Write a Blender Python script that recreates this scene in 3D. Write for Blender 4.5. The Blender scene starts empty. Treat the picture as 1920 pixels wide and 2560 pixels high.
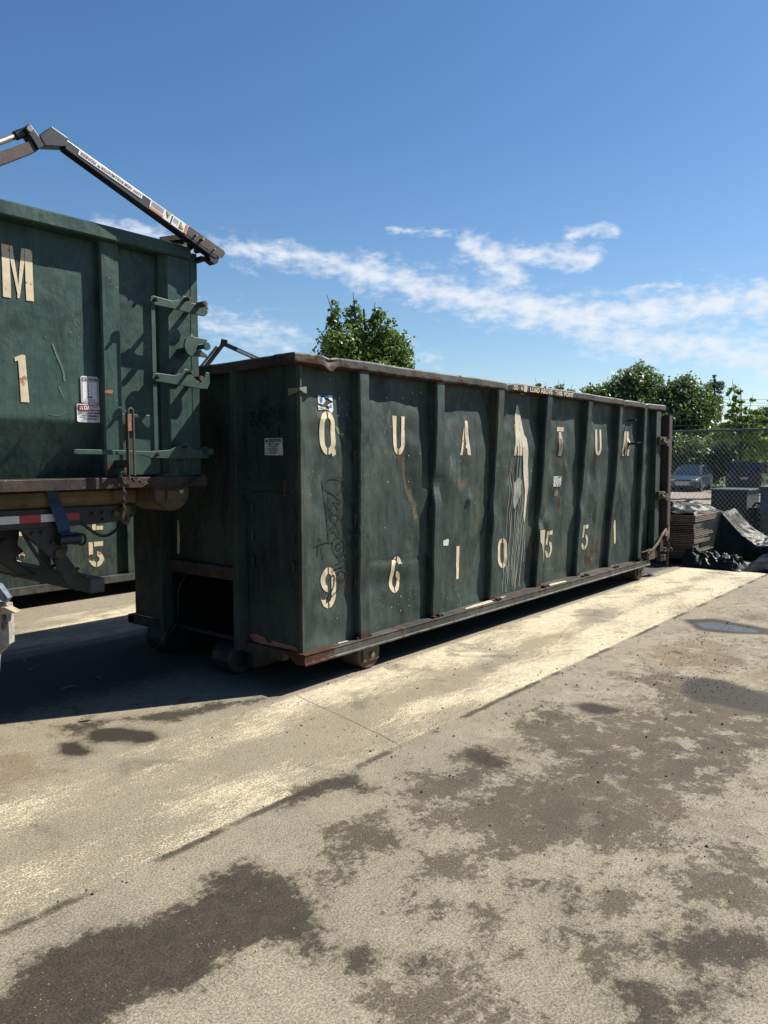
import bpy, bmesh, math, random
import numpy as np
from mathutils import Vector, Matrix, noise
from mathutils.geometry import tessellate_polygon
R = math.radians
random.seed(7); np.random.seed(7)
sc = bpy.context.scene
COL = sc.collection
# World axes: X runs along the long dumpster, Y across it away from the viewer, Z up. Metres.
# ---------------------------------------------------------------- camera
CAMP = Vector((-3.557, -3.729, 1.6))
RT = Vector((0.64312, -0.76576, -0.0030)); UP = Vector((0.05573, 0.04290, 0.99752)); FW = Vector((0.76373, 0.64170, -0.07026))
cam = bpy.data.cameras.new('camera'); co = bpy.data.objects.new('camera', cam); COL.objects.link(co)
m = Matrix((RT, UP, -FW)).transposed().to_4x4(); m.translation = CAMP
co.matrix_world = m
cam.sensor_fit = 'VERTICAL'; cam.sensor_height = 36; cam.sensor_width = 27; cam.lens = 36*1878.6/2560
cam.clip_start = .05; cam.clip_end = 3000
sc.camera = co
# ---------------------------------------------------------------- sun and sky
SUN_EL = 45.8; SUN_H = Vector((.870, -.494, 0)).normalized()
S = SUN_H*math.cos(R(SUN_EL)) + Vector((0, 0, math.sin(R(SUN_EL))))
sl = bpy.data.lights.new('sun', 'SUN'); so = bpy.data.objects.new('sun', sl); COL.objects.link(so)
sl.energy = 5.0; sl.angle = R(.5); sl.color = (1, .93, .82)
so.rotation_euler = S.to_track_quat('Z', 'Y').to_euler(); so.location = (0, 0, 30)
sc.view_settings.view_transform = 'Standard'; sc.view_settings.look = 'None'
sc.view_settings.exposure = 1.25; sc.view_settings.gamma = 1
w = bpy.data.worlds.new('World'); sc.world = w; w.use_nodes = True
N = w.node_tree.nodes; LK = w.node_tree.links; N.clear()
def wn(t, **k):
    n = N.new(t)
    for a, b in k.items(): setattr(n, a, b)
    return n
def wm(op, a, b=None, c=None, clamp=False):
    n = wn('ShaderNodeMath', operation=op, use_clamp=clamp)
    for i, v in enumerate((a, b, c)):
        if v is None: continue
        if isinstance(v, (int, float)): n.inputs[i].default_value = v
        else: LK.new(v, n.inputs[i])
    return n.outputs[0]
def wv(op, a, b=None, s=None):
    n = wn('ShaderNodeVectorMath', operation=op)
    for i, v in enumerate((a, b)):
        if v is None: continue
        if isinstance(v, (tuple, list)): n.inputs[i].default_value = v
        else: LK.new(v, n.inputs[i])
    if s is not None:
        if isinstance(s, (int, float)): n.inputs['Scale'].default_value = s
        else: LK.new(s, n.inputs['Scale'])
    return n.outputs['Value'] if op in ('DOT_PRODUCT', 'LENGTH') else n.outputs[0]
sky = wn('ShaderNodeTexSky', sky_type='NISHITA'); sky.sun_disc = False
sky.sun_elevation = R(SUN_EL); sky.sun_rotation = math.atan2(SUN_H.x, SUN_H.y)
sky.air_density = 1.0; sky.dust_density = .35; sky.ozone_density = 2.2; sky.altitude = 100
tc = wn('ShaderNodeTexCoord')
sep = wn('ShaderNodeSeparateXYZ'); LK.new(tc.outputs['Generated'], sep.inputs[0])
az = wm('MULTIPLY', wm('ARCTAN2', sep.outputs[1], sep.outputs[0]), 57.2958)
el = wm('MULTIPLY', wm('ARCSINE', sep.outputs[2]), 57.2958)
cp = wn('ShaderNodeCombineXYZ'); LK.new(az, cp.inputs[0]); LK.new(el, cp.inputs[1])
P0 = cp.outputs[0]
def wnoise(vec, scale, detail=6, rough=.6):
    n = wn('ShaderNodeTexNoise'); n.inputs['Scale'].default_value = scale; n.inputs['Detail'].default_value = detail
    n.inputs['Roughness'].default_value = rough; LK.new(vec, n.inputs['Vector']); return n
st = wv('MULTIPLY', P0, (.55, 1.2, 1))
warp = wnoise(st, .55, 4)
wpv = wv('SCALE', wv('SUBTRACT', warp.outputs['Color'], (.5, .5, .5)), None, 1.5)
PW = wv('ADD', P0, wpv)
CL = [((49.44,15.16),(41.78,13.82),0.75,1.00),((41.78,13.82),(33.42,11.77),1.15,1.05),((34.31,11.93),(24.19,9.88),1.35,1.05),((27.01,10.29),(11.45,10.38),1.25,1.00),((24.74,9.07),(11.32,6.42),1.35,0.85),((33.74,15.49),(30.21,13.19),0.9,1.00),((33.44,15.08),(24.82,14.17),0.7,1.00),((39.68,16.62),(34.63,16.27),0.22,0.75),((26.52,15.63),(23.20,15.75),0.42,0.95),((32.83,10.35),(29.60,10.53),0.4,0.8),((60.23,15.88),(55.67,15.56),0.61,1.00),((54.01,15.20),(49.45,14.62),0.79,0.7),((53.56,9.92),(47.18,8.82),1.22,0.6),((22.31,11.94),(18.85,11.84),0.24,0.6),((38.19,7.98),(35.79,7.37),0.43,0.45)]
mask = None
for a, b, r, s in CL:
    d = (b[0]-a[0], b[1]-a[1], 0); L2 = d[0]**2+d[1]**2
    pa = wv('SUBTRACT', PW, (a[0], a[1], 0))
    t = wm('DIVIDE', wv('DOT_PRODUCT', pa, d), L2, clamp=True)
    n = wn('ShaderNodeVectorMath', operation='SCALE'); n.inputs[0].default_value = d; LK.new(t, n.inputs['Scale'])
    q = wv('MULTIPLY', wv('SUBTRACT', pa, n.outputs[0]), (1, 1, 1))
    v = wm('MULTIPLY', wm('SUBTRACT', 1.0, wm('DIVIDE', wv('LENGTH', q), r*1.5)), s)
    mask = v if mask is None else wm('MAXIMUM', mask, v)
det = wnoise(wv('MULTIPLY', P0, (.7, 1.3, 1)), 1.0, 9, .56)
wis = wnoise(wv('MULTIPLY', P0, (.25, 1.6, 1)), 2.2, 6, .6)
den = wm('ADD', mask, wm('MULTIPLY', wm('SUBTRACT', det.outputs[0], .49), 2.2))
den = wm('ADD', den, wm('MULTIPLY', wm('SUBTRACT', wis.outputs[0], .5), .35))
mr = wn('ShaderNodeMapRange', interpolation_type='SMOOTHSTEP'); LK.new(den, mr.inputs[0])
mr.inputs[1].default_value = .0; mr.inputs[2].default_value = 1.3; mr.inputs[4].default_value = .92
# light veil low over the horizon
veil = wm('MULTIPLY', wm('SUBTRACT', 1.0, wm('DIVIDE', el, 22.0), clamp=True), .16, clamp=True)
hsv = wn('ShaderNodeHueSaturation'); LK.new(sky.outputs[0], hsv.inputs['Color']); hsv.inputs['Saturation'].default_value = 1.22; hsv.inputs['Value'].default_value = 1.10
mx0 = wn('ShaderNodeMix', data_type='RGBA'); LK.new(veil, mx0.inputs[0]); LK.new(hsv.outputs[0], mx0.inputs[6]); mx0.inputs[7].default_value = (4.4, 5.25, 6.3, 1)
mx = wn('ShaderNodeMix', data_type='RGBA'); LK.new(mr.outputs[0], mx.inputs[0]); LK.new(mx0.outputs[2], mx.inputs[6]); mx.inputs[7].default_value = (7.2, 7.6, 8.2, 1)
bg = wn('ShaderNodeBackground'); bg.inputs[1].default_value = .05; LK.new(mx.outputs[2], bg.inputs[0])
wo = wn('ShaderNodeOutputWorld'); LK.new(bg.outputs[0], wo.inputs[0])

# ---------------------------------------------------------------- helpers
LOC = {}
def link_mesh(name, me, mat=None, parent=None, smooth=False, bevel=0, label=None, local=False):
    o = bpy.data.objects.new(name, me); COL.objects.link(o)
    if mat: me.materials.append(mat)
    if smooth:
        for p in me.polygons: p.use_smooth = True
    if parent is not None:
        o.parent = parent
        if not local:
            off = LOC.get(parent.name, Vector((0, 0, 0)))
            me.transform(Matrix.Translation(-off)); LOC[o.name] = off
        else: LOC[o.name] = Vector((0, 0, 0))
    if bevel:
        b = o.modifiers.new('bevel', 'BEVEL'); b.width = bevel; b.segments = 2; b.limit_method = 'ANGLE'; b.angle_limit = R(40)
    if label: o['label'] = label
    return o
def thing(name, loc, label, cat, group=None, rotz=0):
    o = bpy.data.objects.new(name, None); COL.objects.link(o); o.location = loc; o.rotation_euler = (0, 0, rotz)
    o.empty_display_size = .1
    o['label'] = label; o['category'] = cat
    if group: o['group'] = group
    LOC[o.name] = Vector(loc); return o
def build_each(mb, name, mat, parent, **k):
    """one part for every separate piece of the mesh"""
    n = len(mb.v); r = list(range(n))
    def fd_(i):
        while r[i] != i: r[i] = r[r[i]]; i = r[i]
        return i
    for f in mb.f:
        for i in f[1:]: r[fd_(i)] = fd_(f[0])
    gr_ = {}
    for f in mb.f: gr_.setdefault(fd_(f[0]), []).append(f)
    for fs in gr_.values():
        ids = sorted({i for f in fs for i in f}); mp = {a: b for b, a in enumerate(ids)}
        q = MB(); q.v = [mb.v[i] for i in ids]; q.f = [tuple(mp[i] for i in f) for f in fs]; q.build(name, mat, parent, **k)
def tag(o, label, cat, group=None):
    o['label'] = label; o['category'] = cat
    if group: o['group'] = group
    return o
class MB:
    def __init__(s): s.v = []; s.f = []
    def add(s, vs, fs):
        n = len(s.v); s.v += [tuple(v) for v in vs]; s.f += [tuple(i+n for i in f) for f in fs]; return s
    def box(s, x0, x1, y0, y1, z0, z1):
        x0, x1 = sorted((x0, x1)); y0, y1 = sorted((y0, y1)); z0, z1 = sorted((z0, z1))
        v = [(x0,y0,z0),(x1,y0,z0),(x1,y1,z0),(x0,y1,z0),(x0,y0,z1),(x1,y0,z1),(x1,y1,z1),(x0,y1,z1)]
        return s.add(v, [(0,3,2,1),(4,5,6,7),(0,1,5,4),(1,2,6,5),(2,3,7,6),(3,0,4,7)])
    def beam(s, p, q, wd, ht, up=(0, 0, 1)):
        p = Vector(p); q = Vector(q); d = (q-p).normalized(); sd = d.cross(Vector(up)).normalized(); u = sd.cross(d)
        c = [(-1,-1),(1,-1),(1,1),(-1,1)]
        v = [e + sd*a*wd/2 + u*b*ht/2 for e in (p, q) for a, b in c]
        return s.add(v, [(0,1,2,3)[::-1],(4,5,6,7),(0,1,5,4),(1,2,6,5),(2,3,7,6),(3,0,4,7)])
    def prism(s, poly, axis, a, b):
        # poly in the two other axes, in order; axis 1 means poly is (x,z) from y=a to y=b
        def P(u, w, t):
            return (t, u, w) if axis == 0 else (u, t, w) if axis == 1 else (u, w, t)
        n = len(poly); v = [P(u, w, a) for u, w in poly] + [P(u, w, b) for u, w in poly]
        f = [tuple(range(n)), tuple(range(2*n-1, n-1, -1))] + [(i, i+n, (i+1) % n+n, (i+1) % n) for i in range(n)]
        return s.add(v, f)
    def cyl(s, p, q, r0, r1=None, n=16, cap=True):
        r1 = r0 if r1 is None else r1; p = Vector(p); q = Vector(q); d = (q-p).normalized()
        a = d.orthogonal().normalized(); b = d.cross(a)
        v = [p + (a*math.cos(t)+b*math.sin(t))*r0 for t in [2*math.pi*i/n for i in range(n)]]
        v += [q + (a*math.cos(t)+b*math.sin(t))*r1 for t in [2*math.pi*i/n for i in range(n)]]
        f = [(i, (i+1) % n, (i+1) % n+n, i+n) for i in range(n)]
        if cap: f += [tuple(range(n))[::-1], tuple(range(n, 2*n))]
        return s.add(v, f)
    def tube(s, pts, r, n=8, cap=True):
        pts = [Vector(p) for p in pts]; rs = r if isinstance(r, (list, tuple)) else [r]*len(pts)
        vs = []; a = None
        for i, p in enumerate(pts):
            d = (pts[min(i+1, len(pts)-1)]-pts[max(i-1, 0)]).normalized()
            a = d.orthogonal().normalized() if a is None else (a-d*a.dot(d)).normalized()
            b = d.cross(a)
            vs += [p+(a*math.cos(t)+b*math.sin(t))*rs[i] for t in [2*math.pi*k/n for k in range(n)]]
        f = []
        for i in range(len(pts)-1):
            for k in range(n): f.append((i*n+k, i*n+(k+1) % n, (i+1)*n+(k+1) % n, (i+1)*n+k))
        if cap: f += [tuple(range(n))[::-1], tuple(range((len(pts)-1)*n, len(pts)*n))]
        return s.add(vs, f)
    def loft(s, secs, cap=True):
        n = len(secs[0]); v = [p for q in secs for p in q]; f = []
        for i in range(len(secs)-1):
            for k in range(n): f.append((i*n+k, i*n+(k+1) % n, (i+1)*n+(k+1) % n, (i+1)*n+k))
        if cap: f += [tuple(range(n))[::-1], tuple(range((len(secs)-1)*n, len(secs)*n))]
        return s.add(v, f)
    def grid(s, nu, nv, fn):
        v = [fn(i/(nu-1), j/(nv-1)) for j in range(nv) for i in range(nu)]
        f = [(j*nu+i, j*nu+i+1, (j+1)*nu+i+1, (j+1)*nu+i) for j in range(nv-1) for i in range(nu-1)]
        return s.add(v, f)
    def mesh(s, name, fix=True):
        me = bpy.data.meshes.new(name); me.from_pydata(s.v, [], s.f); me.update()
        if fix:
            bm = bmesh.new(); bm.from_mesh(me); bmesh.ops.recalc_face_normals(bm, faces=bm.faces); bm.to_mesh(me); bm.free()
        return me
    def build(s, name, mat, parent=None, smooth=False, bevel=0, label=None, fix=True, local=False):
        return link_mesh(name, s.mesh(name, fix), mat, parent, smooth, bevel, label, local)
def smooth_pts(pts, k=5):
    if len(pts) < 3: return pts
    P = [Vector(p) for p in pts]; out = []
    for i in range(len(P)-1):
        a = P[max(i-1, 0)]; b = P[i]; c = P[i+1]; d = P[min(i+2, len(P)-1)]
        for j in range(k):
            t = j/k; out.append(.5*((2*b)+(c-a)*t+(2*a-5*b+4*c-d)*t*t+(3*b-a-3*c+d)*t**3))
    out.append(P[-1]); return [tuple(p) for p in out]
def conform(polys, surf, step=.04):
    """flat polygons in (s,t) cut on a grid and laid on surf(s,t)->xyz"""
    bm = bmesh.new()
    for p in polys:
        try: bm.faces.new([bm.verts.new((a, 0, b)) for a, b in p])
        except ValueError: pass
    bm.normal_update(); bmesh.ops.triangulate(bm, faces=bm.faces)
    xs = [v.co.x for v in bm.verts]; zs = [v.co.z for v in bm.verts]
    if step:
        for lo, hi, no in ((min(xs), max(xs), (1, 0, 0)), (min(zs), max(zs), (0, 0, 1))):
            k = math.ceil(lo/step)
            while k*step < hi:
                bmesh.ops.bisect_plane(bm, geom=bm.verts[:]+bm.edges[:]+bm.faces[:], plane_co=Vector(no)*k*step, plane_no=no); k += 1
    mb = MB(); bm.verts.index_update()
    mb.v = [tuple(surf(v.co.x, v.co.z)) for v in bm.verts]; mb.f = [tuple(v.index for v in f.verts) for f in bm.faces]
    bm.free(); return mb
def ribbon(pts, wd):
    """quads along a 2D polyline"""
    P = smooth_pts([(a, b, 0) for a, b in pts], 4); out = []; L = []
    for i, p in enumerate(P):
        a = P[max(i-1, 0)]; b = P[min(i+1, len(P)-1)]; dx, dy = b[0]-a[0], b[1]-a[1]; l = math.hypot(dx, dy) or 1
        h = wd/2 if not callable(wd) else wd(i/(len(P)-1))/2
        L.append(((p[0]-dy/l*h, p[1]+dx/l*h), (p[0]+dy/l*h, p[1]-dx/l*h)))
    for i in range(len(L)-1): out.append([L[i][0], L[i][1], L[i+1][1], L[i+1][0]])
    return out
def text_polys(s, size, bold=0, align='LEFT', sx=1.0):
    cu = bpy.data.curves.new('t', 'FONT'); cu.body = s; cu.size = size; cu.offset = bold; cu.align_x = align; cu.resolution_u = 3
    o = bpy.data.objects.new('t', cu); COL.objects.link(o)
    dg = bpy.context.evaluated_depsgraph_get(); me = bpy.data.meshes.new_from_object(o.evaluated_get(dg))
    v = [(p.co.x*sx, p.co.y) for p in me.vertices]; f = [tuple(p.vertices) for p in me.polygons]
    bpy.data.objects.remove(o); bpy.data.curves.remove(cu); bpy.data.meshes.remove(me)
    return v, f
def put_text(mb, s, size, fn, bold=0, align='LEFT', sx=1.0):
    v, f = text_polys(s, size, bold, align, sx); mb.add([fn(a, b) for a, b in v], f)

# ---------------------------------------------------------------- materials
K = .487   # the photograph is exposed for dull, dark surfaces
def mat(name):
    m = bpy.data.materials.new(name); m.use_nodes = True; nt = m.node_tree
    return m, nt, nt.nodes['Principled BSDF']
class NT:
    def __init__(s, nt): s.nt = nt
    def n(s, t, **k):
        x = s.nt.nodes.new(t)
        for a, b in k.items(): setattr(x, a, b)
        return x
    def l(s, a, b): s.nt.links.new(a, b)
    def put(s, sock, v):
        if isinstance(v, bpy.types.NodeSocket): s.l(v, sock)
        else: sock.default_value = v
    def math(s, op, a, b=None, clamp=False):
        x = s.n('ShaderNodeMath', operation=op, use_clamp=clamp); s.put(x.inputs[0], a)
        if b is not None: s.put(x.inputs[1], b)
        return x.outputs[0]
    def coord(s, scale=(1, 1, 1)):
        t = s.n('ShaderNodeTexCoord'); m = s.n('ShaderNodeMapping'); m.inputs['Scale'].default_value = scale
        s.l(t.outputs['Object'], m.inputs[0]); return m.outputs[0]
    def noise(s, scale, detail=4, rough=.55, vec=None, dist=0):
        x = s.n('ShaderNodeTexNoise'); x.inputs['Scale'].default_value = scale; x.inputs['Detail'].default_value = detail
        x.inputs['Roughness'].default_value = rough; x.inputs['Distortion'].default_value = dist
        s.l(vec if vec is not None else s.coord(), x.inputs['Vector']); return x.outputs[0]
    def step(s, v, a, b, o0=0, o1=1):
        x = s.n('ShaderNodeMapRange', interpolation_type='SMOOTHSTEP'); s.put(x.inputs[0], v)
        x.inputs[1].default_value = a; x.inputs[2].default_value = b; x.inputs[3].default_value = o0; x.inputs[4].default_value = o1
        return x.outputs[0]
    def mix(s, f, a, b, mode='MIX'):
        x = s.n('ShaderNodeMix', data_type='RGBA', blend_type=mode); s.put(x.inputs[0], f)
        s.put(x.inputs[6], a if isinstance(a, bpy.types.NodeSocket) else (*a, 1)); s.put(x.inputs[7], b if isinstance(b, bpy.types.NodeSocket) else (*b, 1))
        return x.outputs[2]
    def bump(s, h, st, dist=.01, prev=None):
        x = s.n('ShaderNodeBump'); x.inputs['Strength'].default_value = st; x.inputs['Distance'].default_value = dist
        s.l(h, x.inputs['Height'])
        if prev is not None: s.l(prev, x.inputs['Normal'])
        return x.outputs[0]
    def attr(s, name):
        x = s.n('ShaderNodeAttribute'); x.attribute_name = name; return x.outputs['Fac']
def simple(name, col, rough=.6, metal=0, var=.25, scale=8, bump=.0, spec=.5, k=None):
    m, nt, b = mat(name); t = NT(nt); k = k or (.63 if min(col) > .4 and metal < .5 else K); col = tuple(x*k for x in col)
    n = t.noise(scale, 6, .6)
    c = t.mix(t.step(n, .3, .7), tuple(x*(1-var) for x in col), tuple(min(1, x*(1+var)) for x in col))
    t.l(c, b.inputs['Base Color']); b.inputs['Roughness'].default_value = rough; b.inputs['Metallic'].default_value = metal
    b.inputs['Specular IOR Level'].default_value = spec
    if bump: t.l(t.bump(t.noise(scale*6, 5, .6), bump), b.inputs['Normal'])
    return m
def painted(name, base, dark, rust=.3, pale=.3, rough=.55, streak=(6, 6, .7), rustcol=(.10, .04, .022), stain=(.16, .125, .06)):
    """old painted steel: blotches, vertical streaks, grime, chips, rust, scuffs"""
    m, nt, b = mat(name); t = NT(nt); base, dark, rustcol, stain = [tuple(x*K for x in q) for q in (base, dark, rustcol, stain)]
    big = t.noise(1.6, 6, .62, dist=.4); mid = t.noise(9, 8, .65)
    sv = t.coord(streak); st = t.noise(3.0, 7, .65, sv, .3)
    c = t.mix(t.step(big, .38, .62), dark, base)
    c = t.mix(t.step(st, .40, .75, 0, .32), c, tuple(x*1.5+.006 for x in base))
    st2 = t.noise(5.0, 7, .6, t.coord((streak[0]*1.7, streak[1]*1.7, streak[2]*.8)))
    c = t.mix(t.step(st2, .54, .72, 0, .45), c, tuple(x*.42 for x in dark))
    # stains in brownish yellow
    sn = t.noise(1.1, 8, .7, t.coord((1.4, 1.4, .6)), .8)
    c = t.mix(t.step(sn, .54, .74, 0, .5), c, stain); bl = t.noise(3.3, 9, .72, t.coord((1, 1, .5)), .6); c = t.mix(t.step(bl, .50, .62, 0, .72), c, tuple(x*.55 for x in dark)); c = t.mix(t.step(bl, .44, .34, 0, .35), c, tuple(x*1.5+.005 for x in base))
    # fine scratches, pale
    sx = t.noise(16, 10, .75, t.coord((1.6, 1.6, 5.0)), 1.2)
    c = t.mix(t.step(sx, .69, .74, 0, pale), c, (.115, .135, .127))
    vo = t.n('ShaderNodeTexVoronoi'); vo.inputs['Scale'].default_value = 42; t.l(t.coord(), vo.inputs['Vector'])
    ch = t.math('MULTIPLY', t.step(vo.outputs['Distance'], .13, .09), t.step(t.noise(3.1, 3), .56, .62))
    c = t.mix(t.math('MULTIPLY', ch, pale*2.2, True), c, (.25, .25, .225))
    sc2 = t.attr('scuff'); sf2 = t.step(t.math('ADD', sc2, t.math('MULTIPLY', t.math('SUBTRACT', st, .5), 1.1)), .35, .85, 0, .8)
    c = t.mix(sf2, c, t.mix(t.step(sx, .4, .6), (.067, .049, .025), (.13, .106, .061)))
    # rust
    rn = t.noise(2.6, 10, .72, t.coord((1, 1, .55)), .6)
    rf = t.step(rn, .72-.20*rust, .77-.20*rust, 0, 1)
    at = t.attr('rust'); rf2 = t.step(t.math('ADD', at, t.math('MULTIPLY', t.math('SUBTRACT', mid, .5), 1.4)), .42, .62)
    rf = t.math('MAXIMUM', rf, rf2, True)
    rc = t.mix(t.step(t.noise(22, 6, .7), .3, .7), tuple(x*.5 for x in rustcol), rustcol)
    c = t.mix(rf, c, rc)
    t.l(c, b.inputs['Base Color'])
    t.l(t.math('ADD', t.math('MULTIPLY', rf, .3), t.step(mid, .3, .7, rough-.10, rough+.12), True), b.inputs['Roughness'])
    b1 = t.bump(t.noise(2.2, 5, .5, t.coord((1, 1, .6))), .5, .07)
    b2 = t.bump(mid, .18, .012, b1); b3 = t.bump(sx, .12, .004, b2)
    t.l(b3, b.inputs['Normal']); b.inputs['Specular IOR Level'].default_value = .22
    return m
M = {}
M['green_old'] = painted('weathered_green_paint', (.062, .094, .084), (.034, .054, .050), rust=.14, pale=.4)
M['green_rim'] = painted('worn_rim_paint', (.105, .110, .098), (.055, .058, .052), rust=.42, pale=.5, streak=(5, 5, 1.6))
M['green_grimy_shaded'] = painted('grimy_shaded_green_paint', (.050, .072, .066), (.028, .040, .040), rust=.34, pale=.25, stain=(.07, .05, .035))  # front wall: rust and grime, base colour also darkened to deepen its shade
M['green_new'] = painted('green_paint', (.054, .110, .096), (.036, .076, .067), rust=0, pale=.45, rough=.42, stain=(.06, .11, .08))
M['rusty_brown'] = painted('rusty_brown_steel', (.070, .052, .044), (.042, .033, .029), rust=.55, pale=.3)
M['hardware'] = simple('green_hardware', (.038, .088, .072), .5, 0, .25, 14, .1, .3)
M['steel_dark'] = simple('dark_steel', (.022, .026, .032), .5, .3, .4, 12, .15)
M['black_paint'] = simple('black_arm_paint', (.014, .017, .024), .38, 0, .3, 9, .05)
M['bronze'] = simple('brown_arm_steel', (.085, .06, .052), .45, .4, .35, 10, .1)
M['bright'] = simple('worn_bright_metal', (.45, .42, .38), .35, .8, .2, 30, .1)
M['bolt'] = simple('rusty_bolt', (.09, .06, .045), .6, .3, .4, 60, .2)
M['tan'] = painted('tan_grimy_paint', (.24, .175, .085), (.11, .085, .045), rust=.3, pale=.1, streak=(.7, 6, 6))
M['roller'] = painted('dusty_roller_steel', (.16, .12, .075), (.09, .07, .05), rust=.5, pale=.2)
M['cream'] = None
def stencil(name, col, chips=.3):
    m, nt, b = mat(name); t = NT(nt); col = tuple(x*.62 for x in col)
    n = t.noise(20, 8, .7); c = t.mix(t.step(n, .3, .7), tuple(x*.8 for x in col), col)
    r = t.noise(11, 8, .75); c = t.mix(t.step(r, .66-.1*chips, .70-.1*chips), c, (.22, .10, .04))
    s = t.noise(26, 8, .8, t.coord((1.5, 1.5, .5))); c = t.mix(t.step(s, .66, .70), c, (.05, .07, .06))
    t.l(c, b.inputs['Base Color']); b.inputs['Roughness'].default_value = .6
    t.l(t.bump(n, .2, .004), b.inputs['Normal']); return m
M['cream'] = stencil('cream_stencil_paint', (.72, .62, .43), .8)
M['spill'] = stencil('dried_white_paint', (.60, .55, .44), .1)
M['drip'] = stencil('thin_white_drips', (.42, .44, .38), .2)
M['white'] = simple('white_sticker', (.72, .73, .76), .45, 0, .06, 20)
M['offwhite'] = simple('dirty_white_sticker', (.50, .50, .46), .6, 0, .18, 30)
M['ink'] = simple('black_print', (.02, .02, .028), .5, 0, .1)
M['marker'] = simple('black_marker', (.004, .006, .006), .5, 0, .1)
M['red'] = simple('red_print', (.55, .02, .05), .45, 0, .08)
M['orange'] = simple('orange_print', (.62, .16, .05), .5, 0, .12)
M['blue'] = simple('blue_print', (.01, .22, .62), .5, 0, .1)
M['yellow'] = simple('yellow_print', (.75, .55, .05), .5, 0, .08)
M['rustpatch'] = simple('bare_rust_primer', (.30, .15, .105), .8, 0, .2, 14, .3)
M['scuff'] = simple('tan_scuff', (.21, .17, .085), .7, 0, .4, 25, .2)
M['strap'] = simple('blue_webbing', (.015, .07, .20), .75, 0, .25, 120, .3)
M['rubber'] = simple('black_rubber', (.016, .016, .018), .6, 0, .3, 20, .2)
M['chain'] = simple('rusty_chain', (.07, .045, .035), .6, .3, .4, 50, .2)
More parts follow.
